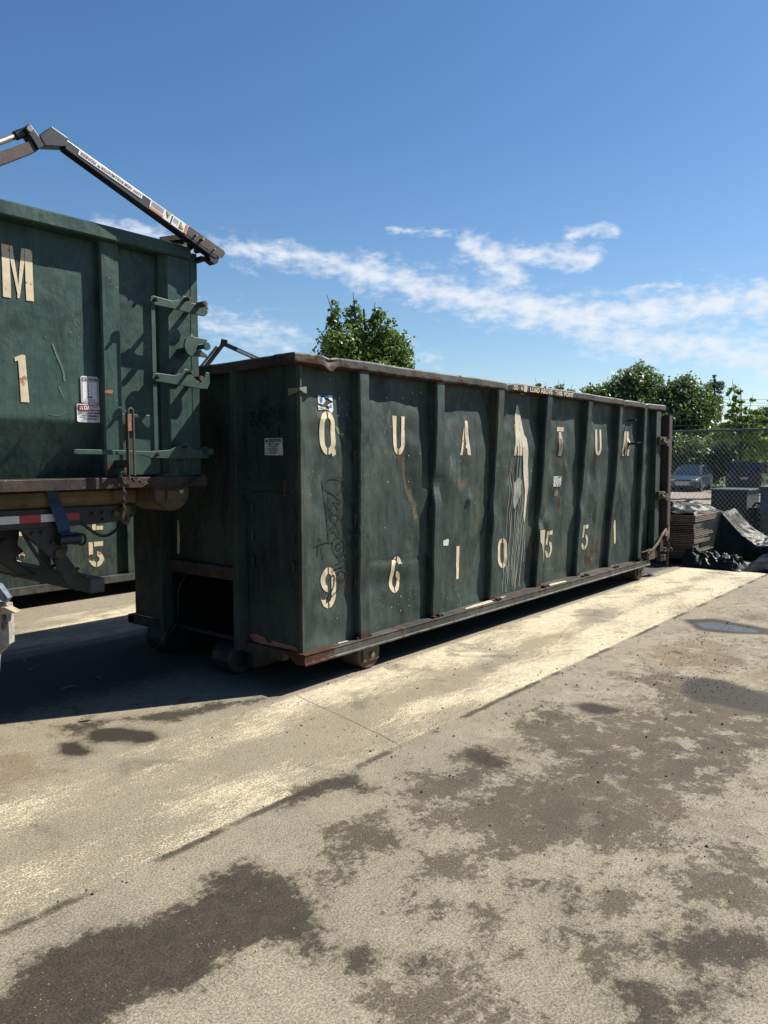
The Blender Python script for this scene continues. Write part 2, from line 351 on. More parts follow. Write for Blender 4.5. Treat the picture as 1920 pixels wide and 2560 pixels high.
STAINS=[('d',[(-2.65,-1.46),(-2.57,-1.40),(-2.50,-1.36),(-2.39,-1.36),(-2.30,-1.39),(-2.25,-1.41),(-2.24,-1.45),(-2.17,-1.48),(-2.09,-1.50),(-2.00,-1.50),(-1.90,-1.44),(-1.83,-1.42),(-1.76,-1.43),(-1.71,-1.46),(-1.69,-1.50),(-1.68,-1.58),(-1.68,-1.67),(-1.69,-1.78),(-1.76,-1.88),(-1.83,-1.95),(-1.82,-2.00),(-1.83,-2.08),(-1.88,-2.10),(-1.93,-2.08),(-1.95,-2.02),(-1.94,-1.96),(-1.97,-1.92),(-2.02,-1.90),(-2.07,-1.88),(-2.14,-1.87),(-2.17,-1.91),(-2.23,-1.89),(-2.28,-1.89),(-2.34,-1.87),(-2.37,-1.80),(-2.43,-1.79),(-2.49,-1.80),(-2.55,-1.86),(-2.77,-1.59),(-2.72,-1.46)]),
('d',[(-1.87,-2.12),(-1.79,-2.14),(-1.79,-2.23),(-1.86,-2.25),(-1.91,-2.21)]),
('w',[(-1.61,0.30),(-1.55,0.34),(-1.49,0.29),(-1.50,0.16),(-1.50,0.09),(-1.56,0.07),(-1.62,0.12),(-1.64,0.23)]),
('w',[(-1.35,0.43),(-1.28,0.39),(-1.20,0.32),(-1.17,0.22),(-1.13,0.11),(-1.14,-0.02),(-1.22,-0.04),(-1.28,-0.00),(-1.31,0.10),(-1.38,0.16),(-1.45,0.19),(-1.43,0.30)]),
('d',[(-1.45,0.65),(-1.02,0.41),(-0.52,0.23),(-0.26,0.04),(-0.46,0.09),(-0.60,0.12),(-0.79,0.17),(-0.91,0.15),(-1.00,0.19),(-1.07,0.34),(-1.15,0.47),(-1.26,0.42),(-1.35,0.42),(-1.43,0.30),(-1.44,0.48)]),
('b',[(-1.90,0.49),(-1.74,0.41),(-1.68,0.30),(-1.72,0.13),(-1.74,-0.03),(-1.80,-0.09),(-1.90,-0.06),(-1.99,-0.04),(-2.12,-0.04)]),
('d',[(-1.27,-1.21),(-1.10,-1.06),(-1.05,-1.13),(-0.90,-1.18),(-0.84,-1.23),(-0.85,-1.33),(-0.88,-1.41),(-0.94,-1.42),(-0.98,-1.33),(-1.04,-1.26),(-1.14,-1.22),(-1.22,-1.23)]),
('m',[(-1.39,-1.56),(-1.30,-1.51),(-1.16,-1.58),(-1.06,-1.60),(-1.02,-1.68),(-1.24,-1.85),(-1.38,-1.82),(-1.46,-1.81),(-1.48,-1.76),(-1.49,-1.67)]),
('m',[(-1.59,-1.75),(-1.54,-1.79),(-1.58,-1.84),(-1.63,-1.83)]),
('m',[(-1.09,-1.73),(-0.86,-1.74),(-0.78,-1.77),(-0.66,-1.83),(-0.43,-1.87),(-0.27,-1.94),(-0.15,-1.95),(0.03,-1.99),(0.03,-1.74),(0.26,-1.52),(0.59,-1.40),(0.80,-1.44),(0.73,-1.64),(0.75,-1.79),(0.88,-1.88),(1.05,-1.96),(1.38,-1.99),(1.66,-1.77),(1.70,-1.64),(1.97,-1.69),(2.02,-1.93),(2.06,-2.08),(2.00,-2.35),(1.83,-2.62),(0.96,-2.81),(0.64,-2.72),(0.44,-2.75),(0.18,-2.69),(-0.01,-2.65),(-0.28,-2.64),(-0.49,-2.64),(-0.61,-2.56),(-0.73,-2.47),(-0.77,-2.34),(-0.89,-2.28),(-0.94,-2.22),(-1.08,-2.24),(-1.05,-2.14),(-1.02,-2.07),(-0.94,-1.97),(-0.97,-1.91),(-1.08,-1.77)]),
('m',[(-0.26,-1.43),(-0.18,-1.48),(-0.10,-1.58),(-0.14,-1.73),(-0.26,-1.77),(-0.49,-1.80),(-0.59,-1.84),(-0.72,-1.76),(-0.80,-1.74),(-0.95,-1.74),(-0.97,-1.68),(-0.81,-1.53),(-0.62,-1.47),(-0.49,-1.54),(-0.38,-1.58)]),
('d',[(-0.17,-1.49),(-0.10,-1.58),(-0.14,-1.73),(-0.27,-1.76),(-0.31,-1.67),(-0.28,-1.56)]),
('w',[(0.92,-1.58),(1.02,-1.67),(1.03,-1.79),(1.00,-1.89),(0.88,-1.85),(0.79,-1.77),(0.82,-1.68)]),
('w',[(1.89,-1.96),(2.07,-2.04),(2.09,-2.20),(1.98,-2.41),(1.86,-2.58),(1.52,-2.66),(1.47,-2.47),(1.51,-2.30),(1.46,-2.17),(1.60,-2.04)]),
('p',[(3.90,-1.40),(4.07,-1.52),(4.02,-1.78),(3.95,-2.00),(3.83,-1.96),(3.76,-1.74),(3.73,-1.54)]),
('w',[(4.00,-1.27),(4.24,-1.47),(4.16,-1.79),(4.06,-2.06),(3.86,-2.10),(3.64,-1.77),(3.61,-1.51)]),
('m',[(-0.65,-2.70),(-0.51,-2.76),(-0.53,-2.88),(-0.54,-3.00),(-0.53,-3.13),(-0.78,-3.18),(-0.81,-3.10),(-0.75,-3.01),(-0.83,-2.95),(-0.91,-2.96),(-0.94,-2.90),(-0.88,-2.85),(-0.82,-2.80),(-0.74,-2.73)]),
('m',[(-0.39,-2.80),(-0.30,-2.84),(-0.34,-2.95),(-0.44,-3.01),(-0.50,-3.07),(-0.55,-3.08),(-0.54,-3.00),(-0.51,-2.88)]),
('d',[(-1.15,-2.80),(-1.10,-2.82),(-1.10,-2.88),(-1.10,-2.94),(-1.05,-2.97),(-0.96,-3.00),(-0.89,-3.07),(-0.93,-3.20),(-1.00,-3.21),(-1.09,-3.17),(-1.16,-3.18),(-1.19,-3.15),(-1.15,-3.10),(-1.16,-3.08),(-1.21,-3.06),(-1.25,-3.02),(-1.21,-2.96),(-1.18,-2.93),(-1.18,-2.85)]),
('d',[(-1.46,-2.87),(-1.39,-2.88),(-1.34,-2.93),(-1.33,-2.98),(-1.28,-3.02),(-1.23,-3.08),(-1.29,-3.12),(-1.35,-3.13),(-1.42,-3.08),(-1.51,-3.08),(-1.61,-2.97),(-1.53,-2.92),(-1.51,-2.89)]),
('d',[(-1.17,-2.52),(-1.12,-2.52),(-1.08,-2.54),(-1.14,-2.61),(-1.18,-2.61),(-1.20,-2.57)]),
('m',[(-1.15,-2.66),(-1.04,-2.66),(-1.00,-2.68),(-0.99,-2.74),(-1.04,-2.76),(-1.11,-2.74),(-1.18,-2.76),(-1.22,-2.75),(-1.19,-2.69)]),
('m',[(-1.29,-2.64),(-1.23,-2.69),(-1.24,-2.75),(-1.25,-2.79),(-1.29,-2.83),(-1.36,-2.81),(-1.40,-2.77),(-1.37,-2.72),(-1.32,-2.68)]),
('m',[(-1.57,-2.48),(-1.52,-2.48),(-1.50,-2.53),(-1.53,-2.56),(-1.57,-2.53)]),
('d',[(-1.78,-2.31),(-1.72,-2.30),(-1.69,-2.33),(-1.72,-2.37),(-1.77,-2.39),(-1.81,-2.37),(-1.81,-2.34)]),
('m',[(-1.95,-2.37),(-1.88,-2.37),(-1.80,-2.42),(-1.78,-2.50),(-1.75,-2.58),(-1.67,-2.58),(-1.67,-2.63),(-1.72,-2.70),(-1.81,-2.73),(-2.04,-2.45)]),
('m',[(-1.26,-1.95),(-1.17,-2.02),(-1.11,-2.15),(-1.20,-2.23),(-1.24,-2.20),(-1.28,-2.10),(-1.29,-2.01)]),
('m',[(-1.49,-2.09),(-1.42,-2.13),(-1.40,-2.21),(-1.45,-2.21),(-1.51,-2.13)]),
('m',[(-1.10,-2.35),(-1.02,-2.39),(-1.07,-2.48),(-1.16,-2.48),(-1.21,-2.43),(-1.21,-2.38)]),
('m',[(-1.43,-2.34),(-1.39,-2.33),(-1.35,-2.39),(-1.40,-2.43),(-1.45,-2.41)]),
('m',[(-0.94,-2.73),(-0.88,-2.76),(-0.88,-2.83),(-0.91,-2.85),(-0.96,-2.81),(-0.97,-2.76)]),
('b',[(2.72,-1.39),(3.17,-1.55),(3.19,-1.83),(2.63,-2.19),(2.47,-2.19),(2.19,-1.96),(2.15,-1.71),(2.34,-1.51)]),
('b',[(4.57,-1.53),(5.02,-1.89),(4.41,-2.02),(4.32,-1.75)]),
('m',[(-0.86,-2.48),(-0.77,-2.54),(-0.81,-2.57),(-0.88,-2.53)]),
('m',[(-1.72,-2.35),(-1.65,-2.35),(-1.65,-2.38),(-1.69,-2.39)]),
('m',[(-1.29,-2.85),(-1.26,-2.87),(-1.27,-2.89),(-1.31,-2.88)]),
('b',[(2.89,-2.29),(2.60,-2.26),(2.30,-2.27),(2.03,-2.55),(2.93,-2.35)]),
]
TAG_SIDE=[[(0.373,1.350),(0.394,1.354),(0.425,1.382),(0.438,1.413),(0.432,1.447),(0.405,1.464),(0.362,1.469),(0.314,1.462),(0.276,1.442),(0.243,1.408),(0.261,1.389),(0.325,1.362),(0.361,1.342),(0.394,1.312),(0.412,1.290),(0.348,1.295),(0.318,1.288),(0.271,1.264),(0.292,1.295),(0.298,1.318),(0.292,1.333)],
[(0.393,1.232),(0.353,1.281),(0.327,1.261),(0.265,1.241),(0.294,1.215),(0.323,1.184)],
[(0.286,1.263),(0.318,1.240),(0.345,1.216)],
[(0.284,1.166),(0.282,1.176),(0.306,1.199),(0.332,1.208),(0.387,1.201),(0.390,1.182),(0.377,1.158),(0.353,1.130),(0.304,1.102)],
[(0.302,1.183),(0.332,1.165),(0.365,1.125),(0.346,1.101),(0.316,1.082),(0.277,1.065)],
[(0.371,1.135),(0.398,1.064),(0.391,1.045)],
[(0.328,1.084),(0.352,1.075),(0.382,1.045)],
[(0.404,1.041),(0.351,1.034),(0.320,0.985),(0.350,0.919),(0.403,0.893),(0.441,0.931),(0.434,1.006),(0.412,1.035)],
[(0.419,0.997),(0.373,0.990),(0.365,0.960),(0.395,0.946),(0.426,0.975)],
[(0.457,0.919),(0.365,0.907),(0.410,0.860),(0.349,0.840),(0.410,0.860),(0.464,0.886)],
[(0.318,0.802),(0.440,0.825),(0.379,0.789),(0.370,0.748),(0.408,0.717),(0.447,0.739),(0.440,0.782),(0.386,0.799)],
[(0.288,0.737),(0.325,0.764),(0.332,0.732),(0.317,0.670),(0.249,0.575),(0.316,0.618),(0.393,0.666)],
[(0.230,1.454),(0.257,1.300),(0.277,1.144),(0.290,0.998)],
[(0.138,0.991),(0.261,1.011),(0.328,1.005)],
[(0.174,1.049),(0.210,1.025)],
[(0.181,1.007),(0.173,0.921)],
[(0.210,0.984),(0.223,0.901)],
]
TAG_FRONT=[[(0.494,1.936),(0.451,1.927),(0.489,1.934),(0.501,1.906),(0.460,1.902),(0.429,1.890),(0.418,1.873),(0.435,1.858),(0.470,1.842),(0.500,1.845),(0.509,1.862),(0.499,1.879),(0.478,1.880),(0.450,1.860),(0.430,1.839),(0.416,1.816)],
[(0.393,1.952),(0.388,1.928),(0.386,1.903),(0.400,1.889),(0.423,1.899),(0.428,1.914),(0.414,1.927),(0.394,1.919),(0.394,1.906),(0.417,1.899)],
[(0.385,1.926),(0.348,1.943),(0.337,1.922),(0.349,1.911),(0.326,1.910),(0.329,1.896),(0.349,1.889),(0.360,1.900),(0.346,1.913)],
[(0.326,1.936),(0.288,1.887)],
[(0.317,1.943),(0.295,1.953),(0.270,1.943),(0.267,1.930),(0.287,1.920),(0.309,1.919)],
[(0.253,1.931),(0.247,1.959),(0.225,1.976),(0.201,1.977),(0.177,1.959),(0.169,1.928),(0.178,1.895),(0.202,1.880),(0.227,1.879),(0.249,1.898),(0.253,1.931)],
[(0.207,1.951),(0.221,1.924),(0.237,1.918)],
[(0.201,1.938),(0.196,1.911),(0.216,1.893)],
[(0.141,1.972),(0.156,1.902)],
[(0.188,1.905),(0.146,1.865)],
[(0.135,1.899),(0.176,1.859)],
[(0.378,1.845),(0.367,1.863),(0.327,1.873),(0.341,1.851),(0.347,1.838),(0.314,1.836)],
[(0.327,1.855),(0.288,1.844),(0.255,1.849),(0.289,1.839),(0.323,1.817),(0.330,1.795)],
[(0.313,2.013),(0.321,2.036),(0.338,2.039),(0.360,2.025),(0.372,2.002),(0.361,1.986),(0.341,1.993),(0.344,2.010),(0.361,2.001)],
[(0.448,1.802),(0.472,1.768)],
[(0.196,1.814),(0.212,1.803),(0.199,1.786),(0.213,1.774),(0.207,1.764),(0.194,1.773),(0.207,1.792)],
]
# ---------------------------------------------------------------- stencil glyphs (polygons in metres, origin bottom left)
def arc(cx, cy, r, a0, a1, n=6): return [(cx+r*math.cos(R(a0+(a1-a0)*i/n)), cy+r*math.sin(R(a0+(a1-a0)*i/n))) for i in range(n+1)]
def half(side, Wd, y0, y1, t, g, top=True, bot=True, ycut=None):
    """half of an oval ring, drawn on the left and mirrored for side=1"""
    c = Wd/2; ro = c; ri = c-t; H = y1
    def cl(p): return [(min(x, c-g), y) for x, y in p]
    k = 1.25
    o = []; i = []
    if top:
        o += [(c-g, y1)] + [(c-(c)*math.sin(R(a)), y1-ro*k+ro*k*math.cos(R(a))) for a in (15, 30, 45, 60, 75, 90)]
        i += [(c-g, y1-t)] + [(c-ri*math.sin(R(a)), y1-t-ri*k+ri*k*math.cos(R(a))) for a in (25, 50, 70, 90)]
    else: o += [(0, y1)]; i += [(t, y1)]
    if bot:
        o += [(c-(c)*math.sin(R(a)), y0+ro*k-ro*k*math.cos(R(a))) for a in (90, 75, 60, 45, 30, 15)] + [(c-g, y0)]
        i += [(c-ri*math.sin(R(a)), y0+t+ri*k-ri*k*math.cos(R(a))) for a in (90, 70, 50, 25)] + [(c-g, y0+t)]
    else: o += [(0, y0)]; i += [(t, y0)]
    p = cl(o) + cl(i)[::-1]
    q = []
    for v in p:
        if not q or (abs(q[-1][0]-v[0])+abs(q[-1][1]-v[1])) > 1e-5: q.append(v)
    if side: q = [(Wd-x, y) for x, y in q][::-1]
    return q
def glyph(ch, Wd=.155, H=.305, t=.046):
    g = .007; c = Wd/2
    if ch in 'O0': return [half(0, Wd, 0, H, t, g), half(1, Wd, 0, H, t, g)]
    if ch == 'Q': return [half(0, Wd, 0, H, t, g), half(1, Wd, 0, H, t, g), [(Wd-.045, .03), (Wd-.005, .045), (Wd+.008, .004), (Wd-.025, -.014)]]
    if ch == 'U': return [half(0, Wd, 0, H, t, g, top=False), half(1, Wd, 0, H, t, g, top=False)]
    if ch == '6': return [half(0, Wd, 0, H, t, g), half(1, Wd, 0, H*.60, t, g), half(1, Wd, H*.78, H, t, g, bot=False)]
    if ch == '9': return [half(1, Wd, 0, H, t, g), half(0, Wd, H*.40, H, t, g), half(0, Wd, 0, H*.22, t, g, top=False)]
    if ch == '5': return [[(0, H*.50), (0, H), (t*.95, H), (t*.95, H*.52)], [(t+.012, H-t), (t+.012, H), (Wd-.01, H), (Wd-.01, H-t)],
                          half(1, Wd, 0, H*.62, t, g), half(0, Wd, 0, H*.24, t, g, top=False)]
    if ch == '1': return [[(c-t/2, 0), (c-t/2, H), (c+t/2, H), (c+t/2, 0)]]
    if ch == 'l': return [[(c-t*.4, 0), (c-t*.4, H-.045), (c-t*1.2, H-.055), (c-t*1.15, H-.015), (c+t*.2, H), (c+t*.6, H), (c+t*.6, 0)]]
    if ch == 'A': return [[(0, 0), (c-.012, H*.86), (c-.012, H*.60), (t*.8, 0)], [(c-.004, H), (c+.038, H), (Wd, 0), (Wd-t, 0), (Wd-t-.006, H*.2), (c+.008, H*.2), (c+.008, H*.30), (Wd-t-.012, H*.30), (c-.004, H*.72)]]
    if ch == 'T': return [[(0, H-t), (0, H), (c-.004, H), (c-.004, H-t)], [(c+.004, H-t), (c+.004, H), (Wd, H), (Wd, H-t)], [(c-t/2, 0), (c-t/2, H-t-.008), (c+t/2, H-t-.008), (c+t/2, 0)]]
    if ch == 'N': return [[(0, 0), (0, H), (t, H), (t, 0)], [(Wd-t, 0), (Wd-t, H), (Wd, H), (Wd, 0)], [(t+.005, H), (t+.035, H), (Wd-t-.005, 0), (Wd-t-.035, 0)]]
    if ch == 'M': return [[(0, 0), (0, H), (t*.85, H), (t*.85, 0)], [(Wd-t*.85, 0), (Wd-t*.85, H), (Wd, H), (Wd, 0)],
                          [(t*.85+.003, H), (t*.85+.018, H), (c+.006, H*.10), (c-.006, H*.10), (t*.85+.003, H*.74)], [(Wd-t*.85-.003, H), (Wd-t*.85-.003, H*.74), (c+.006, H*.02), (c-.008, H*.02), (Wd-t*.85-.018, H)]]
    if ch == 'E': return [[(0, 0), (0, H), (t, H), (t, 0)], [(t+.008, 0), (t+.008, t), (Wd-.02, t), (Wd-.02, 0)], [(t+.008, H-t), (t+.008, H), (Wd-.02, H), (Wd-.02, H-t)], [(t+.008, H*.44), (t+.008, H*.58), (Wd-.04, H*.58), (Wd-.04, H*.44)]]
# ---------------------------------------------------------------- the long dumpster
LEN, WID, HT = 6.60, 2.084, 2.311
Z0, Z1, ZT = .183, .262, 2.238
BX = [0, .55, 1.5, 2.45, 3.4, 4.35, 5.25, 6.0, 6.6]; BV = [0, .008, .045, .075, .11, .12, .13, .055, .03]
RIBX = [(.536, .656), (1.49, 1.61), (2.444, 2.563), (3.39, 3.51), (4.345, 4.46), (5.23, 5.33), (6.0, 6.10)]
def bow(x, z):
    b = float(np.interp(x, BX, BV)); k = min(1, max(0, (ZT-z)/(ZT-Z1)))
    return b*k**1.1
DENTS = [(.30, 1.20, .13, .5, .012), (.12, 1.72, .05, .12, .008), (.25, 1.88, .10, .05, -.010), (1.15, 1.30, .22, .30, .022), (1.30, 1.62, .10, .16, -.012), (1.8, 1.45, .13, .12, -.020), (1.95, 1.05, .2, .3, .014),
         (2.1, 1.23, .04, .05, -.018), (2.85, 1.45, .10, .14, .022), (3.05, 1.2, .12, .25, -.018), (2.7, .9, .14, .3, .014), (3.75, 1.65, .10, .16, .024), (3.92, 1.75, .05, .10, -.022), (3.7, 1.15, .16, .2, .015),
         (3.98, 1.5, .07, .08, -.016), (4.7, 1.45, .12, .22, .022), (4.85, 1.1, .1, .3, -.014), (5.6, 1.6, .10, .2, .020), (5.72, 1.78, .03, .03, -.03), (5.5, .85, .12, .2, .022), (5.7, 2.07, .03, .02, -.03), (.9, .75, .3, .05, -.007), (1.0, .62, .35, .06, .010),
         (1.25, 1.95, .2, .1, -.008), (2.05, 1.9, .2, .08, -.008), (4.6, 2.0, .15, .1, -.014), (3.65, .95, .15, .1, -.014), (2.75, 1.85, .15, .1, -.01)]
def wall_y(x, z):
    y = bow(x, z) + .028*min(1, max(0, (z-1.7)/.35))
    k = 1.0
    for a in RIBX:
        d = min(abs(x-a[0]), abs(x-a[1])) if not (a[0] <= x <= a[1]) else 0
        k = min(k, d/.10)
    k *= min(1, x/.10)*min(1, (z-Z1)/.08)
    if k > 0:
        d = 0
        for cx, cz, rx, rz, a in DENTS: d += 1.45*a*math.exp(-((x-cx)/rx)**2-((z-cz)/rz)**2)
        d += .022*noise.noise((x*1.7, z*1.1, 3.1)) + .011*noise.noise((x*5, z*3.2, 9.1)) + .003*noise.noise((x*14, z*9, 2.1))
        d += .010*abs(noise.noise((x*4.1, z*2.3, 17)))+.006*abs(noise.noise((x*9, z*6, 27)))
        # creases
        cz = .835-.05*math.sin((x-.7)*2.2)
        if .66 < x < 1.42: d += .012*math.exp(-abs(z-cz)/.012)*(1 if z < cz else .2)
        y += max(-.03, d)*k
    return y
dump = thing('roll_off_dumpster', (3.3, 1.0, 0), 'long dented dark green dumpster with rusty rim and cream number 9610551 along its side', 'dumpster', 'green roll-off dumpsters')
g = MB()
NX, NZ = 300, 100
g.grid(NX, NZ, lambda a, b: (a*LEN, wall_y(a*LEN, Z1+b*(ZT-Z1)), Z1+b*(ZT-Z1)))
me = g.mesh('side_wall', False)
ra = me.attributes.new('rust', 'FLOAT', 'POINT')
def rustf(x, z):
    r = .28*math.exp(-(z-Z1)/.07) + .14*math.exp(-(ZT-z)/.08)
    for cx, cz, q in ((.40, 1.15, .06), (1.02, 1.75, .05), (2.1, 1.22, .05), (3.0, 1.7, .06), (2.83, 1.42, .10), (3.9, 1.1, .08), (2.05, 1.86, .03), (.33, 1.68, .035), (3.95, 1.95, .06), (1.15, 1.62, .05), (1.2, 1.70, .04), (5.0, .55, .1), (4.8, .42, .2)):
        r += .55*math.exp(-((x-cx)**2+(z-cz)**2)/q**2)
    return r
ra.data.foreach_set('value', [rustf(v.co.x, v.co.z) for v in me.vertices])
SCUFF = [([(1.13, 1.72), (1.15, 1.60), (1.17, 1.48), (1.21, 1.36), (1.27, 1.27), (1.33, 1.22)], .022, 1.0), ([(1.26, 1.34), (1.30, 1.24), (1.335, 1.12)], .030, .9), ([(.90, 1.66), (.98, 1.645), (1.08, 1.61)], .03, .7), ([(.98, 1.99), (.93, 1.84), (.90, 1.80)], .012, .8), ([(1.76, 1.46), (1.80, 1.56), (1.79, 1.62)], .022, .8),
         ([(1.85, 1.42), (1.98, 1.36), (2.05, 1.40)], .07, .62), ([(.30, .9), (.29, .6), (.28, .38)], .03, .55), ([(.4, 1.62), (.41, 1.45), (.42, 1.2)], .04, .5), ([(2.1, .60), (1.85, .50)], .03, .5), ([(2.75, 1.8), (2.82, 1.62), (2.78, 1.5)], .06, .5), ([(3.8, 1.7), (3.9, 1.55), (3.95, 1.4)], .07, .6), ([(3.88, 1.1), (3.95, 1.0)], .06, .6), ([(3.6, .42), (3.95, .40)], .02, .7), ([(4.55, .40), (5.0, .40)], .02, .8), ([(4.9, 1.9), (4.95, 1.6)], .05, .45), ([(2.84, 1.42), (2.83, 1.35)], .03, .8), ([(.25, 2.0), (.27, 1.9)], .03, .6), ([(.8, 1.35), (.82, 1.0)], .03, .4)]
def scufff(x, z):
    r = 0
    for pl_, wd, am in SCUFF:
        for (ax, az_), (bx_, bz) in zip(pl_[:-1], pl_[1:]):
            if x < min(ax, bx_)-3*wd or x > max(ax, bx_)+3*wd: continue
            ex, ez = bx_-ax, bz-az_; t_ = max(0, min(1, ((x-ax)*ex+(z-az_)*ez)/(ex*ex+ez*ez))); d = math.hypot(x-ax-t_*ex, z-az_-t_*ez); r = max(r, am*math.exp(-(d/wd)**2))
    return r
rb_ = me.attributes.new('scuff', 'FLOAT', 'POINT'); rb_.data.foreach_set('value', [scufff(v.co.x, v.co.z) for v in me.vertices])
link_mesh('side_wall', me, M['green_old'], dump, smooth=True)
def on_wall(off): return lambda x, z: (x, wall_y(x, z)-off, z)
# ribs
for k, (a, b) in enumerate(RIBX):
    secs = []
    for i in range(60):
        z = Z1 + (ZT-Z1)*i/59; yb = bow((a+b)/2, z)
        w1 = .010*noise.noise((k*7.3, z*2.4, 0)) + .004*noise.noise((k*3.3, z*9, 5)); w2 = .010*noise.noise((k*5.1, z*2.0, 8)) if k > 1 else 0
        nt = 0
        if k == 1: nt = .034*math.exp(-((z-1.37)/.085)**2)
        if k == 2: nt = .02*math.exp(-((z-1.2)/.12)**2)
        if k == 3: nt = .03*math.exp(-((z-.95)/.08)**2)
        if k == 4: nt = .025*math.exp(-((z-1.1)/.1)**2)
        yf = yb-.062+w1*1.0+nt
        q = .012
        secs.append([(a+w2, yb+.045, z), (a+w2+nt*.4, yf+q, z), (a+q+w2+nt*.4, yf, z), (b-q+w2, yf, z), (b+w2, yf+q, z), (b+w2, yb+.045, z)])
    mb = MB().loft(secs); me = mb.mesh('rib'); at = me.attributes.new('rust', 'FLOAT', 'POINT')
    at.data.foreach_set('value', [.9*math.exp(-(v.co.z-Z1)/.05)+.12*math.exp(-(ZT-v.co.z)/.08) for v in me.vertices])
    o = link_mesh('rib', me, M['green_old'], dump)
# rust lumps where ribs meet the rail
# corner post and rear post
MB().box(-.006, .012, -.008, .03, Z1, ZT).build('corner_post', M['green_rim'], dump, bevel=.003)
MB().box(6.44, 6.60, -.055, .03, Z1, ZT).build('corner_post', M['green_old'], dump, bevel=.006)
# rim, side
def rim_off(x):
    dz = -.004*math.sin(x*1.3) + .005*noise.noise((x*2.2, 0, 4)); dy = -.032
    if x < .24: dy = -.032*(x+.08)/.32
    pin = math.exp(-((x-.225)/.045)**2); dz -= .012*pin
    for cx, a in ((2.62, .018), (5.35, .012), (6.05, .014)): dy += a*math.exp(-((x-cx)/.04)**2); dz -= a*.7*math.exp(-((x-cx)/.05)**2)
    dy += .010*noise.noise((x*.9, 3, 4))
    return dy, dz, pin
secs = []
xs = list(np.linspace(-.078, 6.71, 260))
for x in xs:
    dy, dz, pin = rim_off(x); q = .012; yo = -.043+dy
    secs.append([(x, .06, ZT+dz), (x, yo+q-pin*.01, ZT+dz-pin*.028), (x, yo-pin*.006, ZT+q+dz-pin*.03), (x, yo+pin*.014, ZT+.045+dz), (x, yo+pin*.004, HT-q+dz), (x, yo+q, HT+dz), (x, .06, HT+dz)])
me = MB().loft(secs).mesh('top_rim'); at = me.attributes.new('rust', 'FLOAT', 'POINT')
at.data.foreach_set('value', [.32+(.25*math.exp(-((v.co.x-.15)/.22)**2)) + (.25 if v.co.z < ZT+.012 else 0) + .2*math.exp(-((v.co.x-3.3)/.2)**2) for v in me.vertices])
rim = link_mesh('top_rim', me, M['green_rim'], dump)
# rim, front and far side and back
mb = MB(); secs = []
for w_ in np.linspace(.0605, WID+.06, 60):
    dz = .006*noise.noise((w_*2, 7, 1)) - .006*(w_ > .18) ; q = .012
    secs.append([(-.078, w_, ZT+dz), (-.078, w_, HT-q+dz), (-.066, w_, HT+dz), (.05, w_, HT+dz), (.05, w_, ZT+dz)])
mb.loft(secs); mb.box(.05, 6.71, WID-.04, WID+.05, ZT, HT); mb.build('end_rim', M['rusty_brown'], dump)
# bottom rail
secs = []
for x in np.linspace(-.036, 6.30, 200):
    n1 = .004*noise.noise((x*3, 1, 1)) + .003*noise.noise((x*11, 1, 1)); f = .018*max(0, 1-(x+.036)/.25)
    secs.append([(x, .03, Z0), (x, -.069+n1, Z0+.004), (x, -.069+n1, Z0+.014), (x, -.060+n1, Z0+.02), (x, -.060+n1, Z1-.008), (x, -.066+n1, Z1-.003), (x, -.052, Z1+n1*.6), (x, .16, Z1+.001)])
me = MB().loft(secs).mesh('bottom_rail'); at = me.attributes.new('rust', 'FLOAT', 'POINT')
at.data.foreach_set('value', [(.42 if v.co.z > Z1-.012 or v.co.z < Z0+.016 else .26)+.3*math.exp(-(v.co.x/.2)**2) for v in me.vertices])
link_mesh('bottom_rail', me, M['green_rim'], dump)
MB().box(-.036, .02, .1605, .66, Z0, Z1-.002).box(-.036, .02, 1.62, WID+.07, Z0, Z1-.002).box(-.036, 6.3, WID-.02, WID+.069, Z0, Z1-.001).build('front_rail', M['rusty_brown'], dump, bevel=.006)
# front wall with the recess for the hoist
def front_x(w_, z):
    return .004*noise.noise((w_*3, z*2, 1)) + .010*noise.noise((w_*1.2, z*1.1, 4)) - .006*math.exp(-((z-1.40)/.03)**2) + .012*math.exp(-((z-1.55)/.06)**2)*math.exp(-((w_-.1)/.08)**2)
g = MB(); g.grid(28, 80, lambda a, b: (front_x(a*.60, Z1+b*(ZT-Z1)), a*.60, Z1+b*(ZT-Z1)))
me = g.mesh('front_wall', False); at = me.attributes.new('rust', 'FLOAT', 'POINT')
at.data.foreach_set('value', [.35*math.exp(-(v.co.z-Z1)/.06)+.25*math.exp(-((v.co.y-.02)/.05)**2)+.2*math.exp(-(ZT-v.co.z)/.1) for v in me.vertices])
link_mesh('front_wall', me, M['green_grimy_shaded'], dump, smooth=True)
g = MB(); g.grid(30, 60, lambda a, b: (.0+.008*noise.noise((a*4, b*5, 2)), .62+a*.95, .78+b*(ZT-.78)))
g.grid(16, 60, lambda a, b: (.008*noise.noise((a*2, b*5, 7)), 1.57+a*.514, Z1+b*(ZT-Z1)))
g.build('front_wall', M['green_grimy_shaded'], dump, smooth=True, fix=False)
MB().box(-.10, .0, .569, .623, Z0+.02, ZT).build('front_post', M['green_grimy_shaded'], dump, bevel=.004)
MB().box(-.10, .0, 1.52, 1.575, Z0-.06, ZT).build('front_post', M['green_grimy_shaded'], dump, bevel=.004)
MB().box(-.05, .005, .625, 1.519, .70, .80).build('cross_bar', M['rusty_brown'], dump, bevel=.005)
MB().box(.0, .9, .602, .612, .2555, .765).box(.0, .9, 1.57, 1.582, .2555, .765).box(.88, .90, .612, 1.57, .2555, .765).box(.0, .9, .602, 1.582, .7655, .777).build('hoist_recess', M['steel_dark'], dump)
MB().box(.02, 6.55, .02, WID-.02, .225, .255).box(.03, 6.5, WID-.02, WID, Z1, ZT).build('tub', M['steel_dark'], dump)
